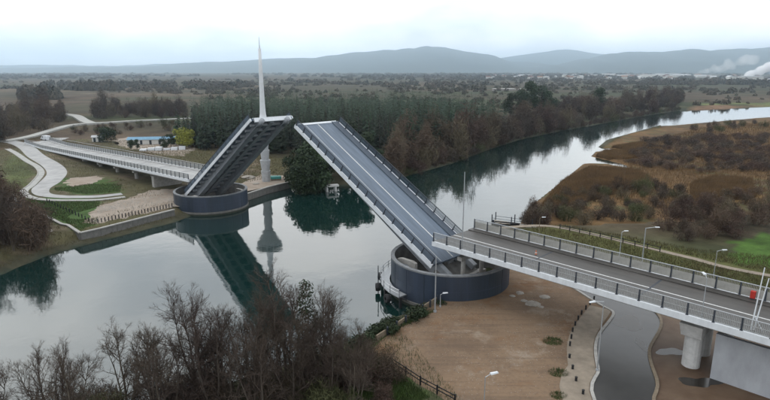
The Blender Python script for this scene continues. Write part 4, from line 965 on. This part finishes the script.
# --- bare trees in the foreground
BV = []
for k in range(5):
    tr, cr = bare_tree(400 + k, 13.5, 3 if k % 2 else 4, [12, 9, 7], .46, .07, .009, .15, .30)
    BV.append([('trunk', tr.mesh('trunk', M['bark_pale'])), ('crown', cr.mesh('crown', M['twig']))])
fg = [(-37.0, 45.5, .66, 0), (-32.5, 47.0, .78, 1), (-29.0, 44.0, .80, 2), (-25.6, 48.5, .95, 3), (-22.0, 47.0, .98, 4), (-19.0, 50.5, 1.06, 0), (-16.8, 47.5, 1.02, 2),
      (-13.2, 51.0, 1.02, 1), (-10.6, 52.5, 1.18, 3), (-8.2, 50.0, 1.0, 4), (-6.4, 54.5, .92, 0), (-4.0, 51.5, .74, 2), (-2.2, 52.0, .56, 1), (-12.0, 46.0, .9, 2), (-27.0, 41.0, .95, 1), (-3.0, 48.0, .7, 4), (-34, 42.0, .8, 3), (-20.4, 46.0, .84, 3), (-17.6, 51.6, .88, 1), (-15.2, 48.6, .94, 4), (-14.4, 52.6, .8, 0), (-9.2, 48.4, .84, 1), (-7.0, 51.6, .8, 2), (-5.2, 49.6, .76, 3), (-11.6, 54.0, .86, 4), (-23.4, 50.4, .72, 2)]
for i, (x, y, s_, k) in enumerate(fg):
    lb = {0: 'leftmost short leafless tree at the bottom left corner', 5: 'tallest leafless tree of the foreground, left of the leaf reflection', 8: 'tall leafless tree right beside the ivy-clad tree', 12: 'small leafless tree at the right end of the foreground thicket'}.get(i, 'leafless tree within the crowded foreground thicket on the near bank')
    plant('bare_tree', BV[k], (x, y), lb, 'tree', 'foreground bare trees', s_, i * 1.7)
rr = random.Random(77); iv = MB(); leaf_cloud(iv, [((0, 0, 4.5), 1.2), ((.3, .2, 6.5), 1.3), ((-.2, .1, 8.5), 1.2), ((.1, 0, 10.4), .9), ((0, 0, 2.5), 1.3)], 2600, rr, .14, 1.2)
tr, cr = bare_tree(431, 13.5, 1, [8, 6, 5], .45, .06, .014, .2)
plant('ivy_clad_tree', [('trunk', tr.mesh('trunk', M['trunk'])), ('branches', cr.mesh('branches', M['twig'])), ('ivy', iv.mesh('ivy', M['leaf']))], (-8.6, 55.0), 'slim tree wrapped in green ivy among the foreground bare trees', 'tree', None, .98)
US = [shrub_mesh(500 + k, 3.4, 2.4, 1500, .022, 6).mesh('undergrowth', M[['twig', 'scrub', 'twig_red', 'scrub_green'][k % 4]]) for k in range(6)]
rr = random.Random(19); got = []
while len(got) < 70:
    x = rr.uniform(-42, 1.5); y = rr.uniform(38, 66)
    if rd(x, y) < 1.2 or any((x - a) ** 2 + (y - b_) ** 2 < 3.2 for a, b_ in got): continue
    if x > -5 and y > 57.5: continue
    if inside([(7.7, 75.5), (-0.1, 63.7), (-1.6, 60.2), (1.7, 55.2), (6.6, 49.9), (14, 44), (24, 36), (40, 60), (30, 90)], np.array([x]), np.array([y]))[0]: continue
    got.append((x, y))
for x, y in got:
    plant('undergrowth_shrub', [('x', rr.choice(US))], (x, y), 'low tangled brown shrub under the foreground trees', 'shrub', 'foreground undergrowth', rr.uniform(.7, 1.3), rr.uniform(0, 6.28))
for i, (x, y, s_, k) in enumerate(((-75, 99, .8, 0), (-71.5, 103.5, .72, 2), (-78, 106, .86, 4), (-74, 109, .7, 1), (-81, 112, .8, 3), (-70.5, 99.5, .55, 3))):
    plant('bare_tree', BV[k], (x, y), 'dark leafless tree above the water at the left edge', 'tree', 'left edge bare trees', s_, i * 2.3)
# --- green growth on the near bank beside the pier
gb = []
rr = random.Random(23)
for k in range(22):
    q = rr.random(); a = Vector((-4.1, 62.5)).lerp(Vector((6.9, 74.6)), q); gb.append((a.x + rr.uniform(-.6, 2.0), a.y + rr.uniform(-1.6, .6)))
GB = []
for k in range(3):
    mb = MB(); leaf_cloud(mb, [((rr.uniform(-.5, .5), rr.uniform(-.5, .5), rr.uniform(.3, .9)), rr.uniform(.5, .9)) for _ in range(5)], 700, rr, .13, .7); GB.append(mb.mesh('bank_bush', M['scrub_green' if k == 1 else 'leaf']))
for x, y in gb:
    plant('bank_bush', [('x', rr.choice(GB))], (x, y), 'low green bush on the river bank left of the near pier', 'bush', 'green bank bushes', rr.uniform(.7, 1.3), rr.uniform(0, 6.28))

# --- grass and reeds: single blades, one mesh each
def blades(name, polys, n_, hmin, hmax, w_, material, label, seed, dmin=.5, zoff=0.0, keep_off=()):
    r_ = np.random.RandomState(seed); pts = []
    for poly, share in polys:
        P = np.array(poly); m_ = int(n_ * share); lo, hi = P.min(0), P.max(0); xy = r_.uniform(lo, hi, (m_ * 4, 2)); k = inside(poly, xy[:, 0], xy[:, 1]); pts.append(xy[k][:m_])
    xy = np.concatenate(pts)
    for line, w2 in keep_off: xy = xy[dist(line, xy[:, 0], xy[:, 1], False) > w2]
    xy = xy[sdist(xy[:, 0], xy[:, 1]) > dmin]; k = len(xy); z = height(xy[:, 0], xy[:, 1]) + zoff
    a = r_.uniform(0, 6.28, k); h = r_.uniform(hmin, hmax, k); lx = r_.normal(0, .22, (k, 2)) * h[:, None]; w = w_ * r_.uniform(.6, 1.4, k)
    dx = np.cos(a) * w; dy = np.sin(a) * w
    V = np.stack([np.stack([xy[:, 0] - dx, xy[:, 1] - dy, z - .05], -1), np.stack([xy[:, 0] + dx, xy[:, 1] + dy, z - .05], -1), np.stack([xy[:, 0] + lx[:, 0], xy[:, 1] + lx[:, 1], z + h], -1)], 1).reshape(-1, 3)
    return tag(inst(name, np_mesh(name, V, np.arange(3 * k).reshape(-1, 3), material)), label, None, kind='stuff')
blades('reed_bed', [([(37.2, 131), (43, 143.8), (56.2, 171.5), (74.6, 197.6), (89.1, 189.4), (84.2, 168.3), (67.3, 153.8)], .35), ([(81.4, 216.3), (104.4, 251.8), (130.4, 270.1), (120.1, 238.8), (97.3, 216.3)], .25), ([(78.9, 138.2), (92.7, 163.7), (108.8, 178.2), (116.6, 171.5), (101, 146.2)], .2), ([(57.8, 143.8), (102.6, 238.8), (189.7, 332.4), (258.7, 371.7), (103.5, 143.8), (75.9, 128.1)], .2)], 150000, .7, 1.7, .06, M['reed'], 'orange brown reeds covering the marsh', 31)
blades('bank_grass', [([(-4.2, 63.8), (0, 69.4), (6.3, 75.3), (7.2, 71.7), (-0.6, 63.7), (-1.8, 60.2), (4.7, 50.6), (-5.3, 47)], .55), ([(-45, 36), (-30, 52), (-8, 62), (2, 66), (8, 50), (4, 36)], .45)], 42000, .2, .6, .025, M['grass'], 'green grass on the near river bank', 32)
OFFROAD = [([tuple(p) for p in catmull(road_l, 5)], 3.4), ([tuple(p) for p in catmull(foot_l, 5)], 1.5), (far_road, 3), ([(q.x, q.y) for q in (bp_(128, 0, 0), bp_(300, 0, 0))], 6), ([(-69.5, 124.4), (-65, 136.3), (-55.3, 143.1)], 4), ([(-95.1, 161.8), (-89.3, 168)], 6),
           ([(q.x, q.y) for q in (bp_(60, 0, 0), bp_(-40, 0, 0))], 6), ([(24.7, 113.5), (34.8, 115), (42.4, 109.1), (49.1, 101.1), (55, 94.1), (63.4, 85.2), (100, 62)], 1.5), ([(-40, 157.4), (-31.7, 169.6)], 4)]
blades('rough_grass', [(BUILT, .4), ([(-100, 66), (-67, 92), (-62, 108), (-50, 126), (-52, 129), (-66, 108), (-104, 140), (-120, 100)], .12), ([(-190, 240), (-60, 226), (-28, 205), (-24, 168), (-45, 160), (-100, 215), (-180, 290)], .3), ([(24.4, 112), (38.5, 116.6), (59.3, 98.7), (70.2, 95.2), (70, 70), (50, 80)], .2)], 90000, .15, .6, .05, M['rough'], 'rough dry winter grass on the river banks', 34, 1.0, 0, OFFROAD)
blades('lawn_grass', [([(-88.1, 140.8), (-73.8, 138.5), (-63.4, 116.6), (-64.6, 112), (-95.2, 139.6)], .4), ([(-94.1, 151.9), (-102, 169.6), (-89.2, 160.3), (-78.2, 160.3), (-73.7, 149.3), (-82, 146.7)], .25), ([(38, 115), (58.7, 97.5), (69.4, 94.1), (70, 70), (50, 80)], .15)], 36000, .12, .35, .04, M['grass'], 'short green grass of the lawns', 33, 2.5, 0, OFFROAD)
for i, (c, s_) in enumerate((((20.9, 62.7), 1.0), ((19.4, 55.4), .9), ((18, 51), .7))):
    mb = MB(); r3 = random.Random(60 + i)
    for k in range(420):
        a = r3.uniform(0, 6.28); q = math.sqrt(r3.random()) * 1.0; p = Vector((q * math.cos(a) * 1.3, q * math.sin(a), -.02)); e = p + Vector((r3.uniform(-.2, .2), r3.uniform(-.2, .2), r3.uniform(.15, .5))); sd = Vector((math.sin(a), -math.cos(a), 0)) * .03; mb.add([p - sd, p + sd, e], [(0, 1, 2)])
    tag(mb.build('grass_tuft', M['grass'], loc=(*c, 2.006)), ['green grass tuft in the dirt yard nearest the pier', 'green grass tuft in the middle of the yard edge', 'grass tuft at the bottom of the yard'][i], 'grass tuft'); bpy.context.scene.objects[-1].scale = (s_, s_, s_)

# --- far plain: woods, town, smoke
def clump(seed, n_=64):
    rr = random.Random(seed); V = []; F = []
    for k in range(n_):
        q = rvec(rr); q.z = abs(q.z); p = Vector((q.x, q.y, q.z * 1.0)) * rr.uniform(.6, 1.0); s_ = rr.uniform(.16, .32); nrm = (q + rvec(rr) * .6).normalized(); a = nrm.orthogonal().normalized() * s_; b_ = nrm.cross(a)
        o = len(V); V += [tuple(p + a), tuple(p + b_ * .8), tuple(p - a), tuple(p - b_ * .8)]; F.append((o, o + 1, o + 2, o + 3))
    return np.array(V), np.array(F)
CL = [clump(600 + k) for k in range(6)]; rr = random.Random(9); items = []
def far_band(n_, y0, y1, u0, u1, h0, h1, w_=1.2, cluster=.5, dens=None):
    k = 0; tries = 0
    while k < n_ and tries < n_ * 40:
        tries += 1; y = y0 * (y1 / y0) ** rr.random(); u = rr.uniform(u0, u1); x = (u - 385) / 550 * y * 1.03
        if cluster > 0 and float(fnoise(np.array([x]), np.array([y * 2.0]), 260 + y * .12, 3)[0]) < cluster - .5 + rr.uniform(-.3, .3): continue
        if rd(x, y) < 12: continue
        if inside(FOREST, np.array([x]), np.array([y]))[0]: continue
        V, F = rr.choice(CL); h = rr.uniform(h0, h1); items.append((V, F, x, y, 1.5, h * rr.uniform(.6, 1.0) * w_ * .6, h, rr.uniform(0, 6.28))); k += 1
far_band(600, 440, 900, 200, 800, 2.5, 7, 1.5, .6)
far_band(110, 430, 900, -60, 190, 3, 7, 1.2, .9)
far_band(1100, 900, 2200, -80, 850, 3.5, 10, 1.9, .65)
far_band(1300, 2200, 5000, -120, 900, 6, 15, 3.4, .5)
far_band(70, 640, 760, 40, 72, 9, 16, 1.3, 0); far_band(60, 900, 1100, 90, 130, 10, 17, 1.3, 0); far_band(120, 1000, 1300, 60, 260, 8, 14, 1.6, 0)
far_band(160, 1250, 1500, 630, 800, 9, 16, 1.5, 0)
scatter_mesh('far_woodland', items, M['wood_far'], 'hedges and woods scattered over the far plain')
hm = MB().box(-6, 6, -4.5, 4.5, -1, 5.5).mesh('wall', M['house']); 
def gable(w, d, h, r): 
    mb = MB(); mb.add([(-w, -d, h), (w, -d, h), (w, d, h), (-w, d, h), (-w, 0, h + r), (w, 0, h + r)], [(0, 1, 5, 4), (2, 3, 4, 5), (0, 4, 3), (1, 2, 5), (3, 2, 1, 0)]); return mb
rm = [gable(6.6, 5.1, 5.51, 2.6).mesh('roof', M['roof_red']), gable(6.6, 5.1, 5.51, 2.6).mesh('roof', M['roof_grey'])]
rr = random.Random(41)
for k in range(90):
    y = rr.uniform(2000, 3300); u = rr.choice((rr.uniform(480, 600), rr.uniform(560, 690), rr.uniform(600, 780))); x = (u - 385) / 550 * y * 1.02
    o = thing('house', (x, y, gz(x, y)), (0, 0, rr.uniform(0, 3.1)), 'small pale house of the town below the hills', 'house', 'houses of the far town'); q = rr.uniform(.9, 1.8); o.scale = (q, q, q * .9)
    inst('wall', hm, o); inst('roof', rm[k % 2], o)
for i, (u, y, w, h) in enumerate(((612, 2500, 60, 9), (640, 2450, 90, 11), (668, 2600, 80, 10), (690, 2500, 60, 8), (560, 2700, 50, 8), (655, 2900, 120, 12), (735, 1900, 70, 10), (762, 1400, 46, 9), (520, 2800, 60, 8), (598, 3000, 80, 9))):
    x = (u - 385) / 550 * y * 1.02
    t = thing('warehouse', (x, y, gz(x, y)), (0, 0, rr.uniform(-.2, .2)), 'long white warehouse on the edge of the far town', 'warehouse', 'warehouses of the far town')
    MB().box(-w / 2, w / 2, -12, 12, -1, h).build('wall', M['house'], t); gable(w / 2 + 1, 13, h + .02, 3).build('roof', M['roof_grey'], t)
# the pale greenhouse-like strip left of the wood
t = thing('warehouse', (195, 900, gz(195, 900)), (0, 0, .05), 'low pale building strip above the river bend wood', 'warehouse'); MB().box(-22, 22, -6, 6, -1, 2.6).build('wall', M['conc'], t); gable(23, 7, 2.62, 1.0).build('roof', M['parapet'], t)

# smoke: lumpy closed plumes of scattering air
def smoke_mat(name, dens, col):
    m = bpy.data.materials.new(name); m.use_nodes = True; N = m.node_tree; N.nodes.clear(); o = N.nodes.new('ShaderNodeOutputMaterial'); v = N.nodes.new('ShaderNodeVolumePrincipled')
    v.inputs['Color'].default_value = (*col, 1); v.inputs['Density'].default_value = dens; N.links.new(v.outputs[0], o.inputs['Volume']); return m
def plume(base, puffs, dens, label):
    bm_ = MB()
    import bmesh
    b3 = bmesh.new()
    for dx, dy, dz, r in puffs:
        bmesh.ops.create_icosphere(b3, subdivisions=2, radius=r, matrix=Matrix.Translation((dx, dy, dz)))
    me = bpy.data.meshes.new('smoke_plume'); b3.to_mesh(me); b3.free(); o = inst('smoke_plume', me, None, base)
    rmod = o.modifiers.new('remesh', 'REMESH'); rmod.mode = 'VOXEL'; rmod.voxel_size = 5
    dm = o.modifiers.new('lumps', 'DISPLACE'); tx = bpy.data.textures.new('lumps', 'CLOUDS'); tx.noise_scale = 26; dm.texture = tx; dm.strength = 18; dm.mid_level = .5; dm.texture_coords = 'LOCAL'
    me.materials.append(smoke_mat('smoke', dens, (.98, .985, 1.0))); return tag(o, label, 'smoke')
rr = random.Random(3)
def puffs(n_, dx, dz, r0, r1, wob): return [(dx * (k / n_) ** 1.2 + rr.uniform(-wob, wob), rr.uniform(-wob, wob), 8 + dz * (k / n_) ** .7 + rr.uniform(-wob, wob), r0 + (r1 - r0) * k / n_) for k in range(n_)]
plume((1222, 1900, 2), puffs(16, 190, 52, 10, 26, 8), .09, 'thick white smoke plume at the right edge below the ridge')
plume((1190, 2150, 2), puffs(14, 230, 66, 9, 22, 8), .012, 'thin pale smoke drifting left of the thick plume')

# ------------------------------------------------------------------ the air: one closed box of even haze
m = bpy.data.materials.new('haze_air'); m.use_nodes = True; N = m.node_tree; N.nodes.clear(); o = N.nodes.new('ShaderNodeOutputMaterial'); v = N.nodes.new('ShaderNodeVolumePrincipled')
v.inputs['Color'].default_value = (.71, .865, 1.0, 1); v.inputs['Density'].default_value = .00013; v.inputs['Anisotropy'].default_value = .86; N.links.new(v.outputs[0], o.inputs['Volume'])
hz = MB().box(-14500, 14500, -1600, 14500, -8, 455)
tag(hz.build('haze', m), 'pale blue winter haze over the whole plain', None, kind='stuff')
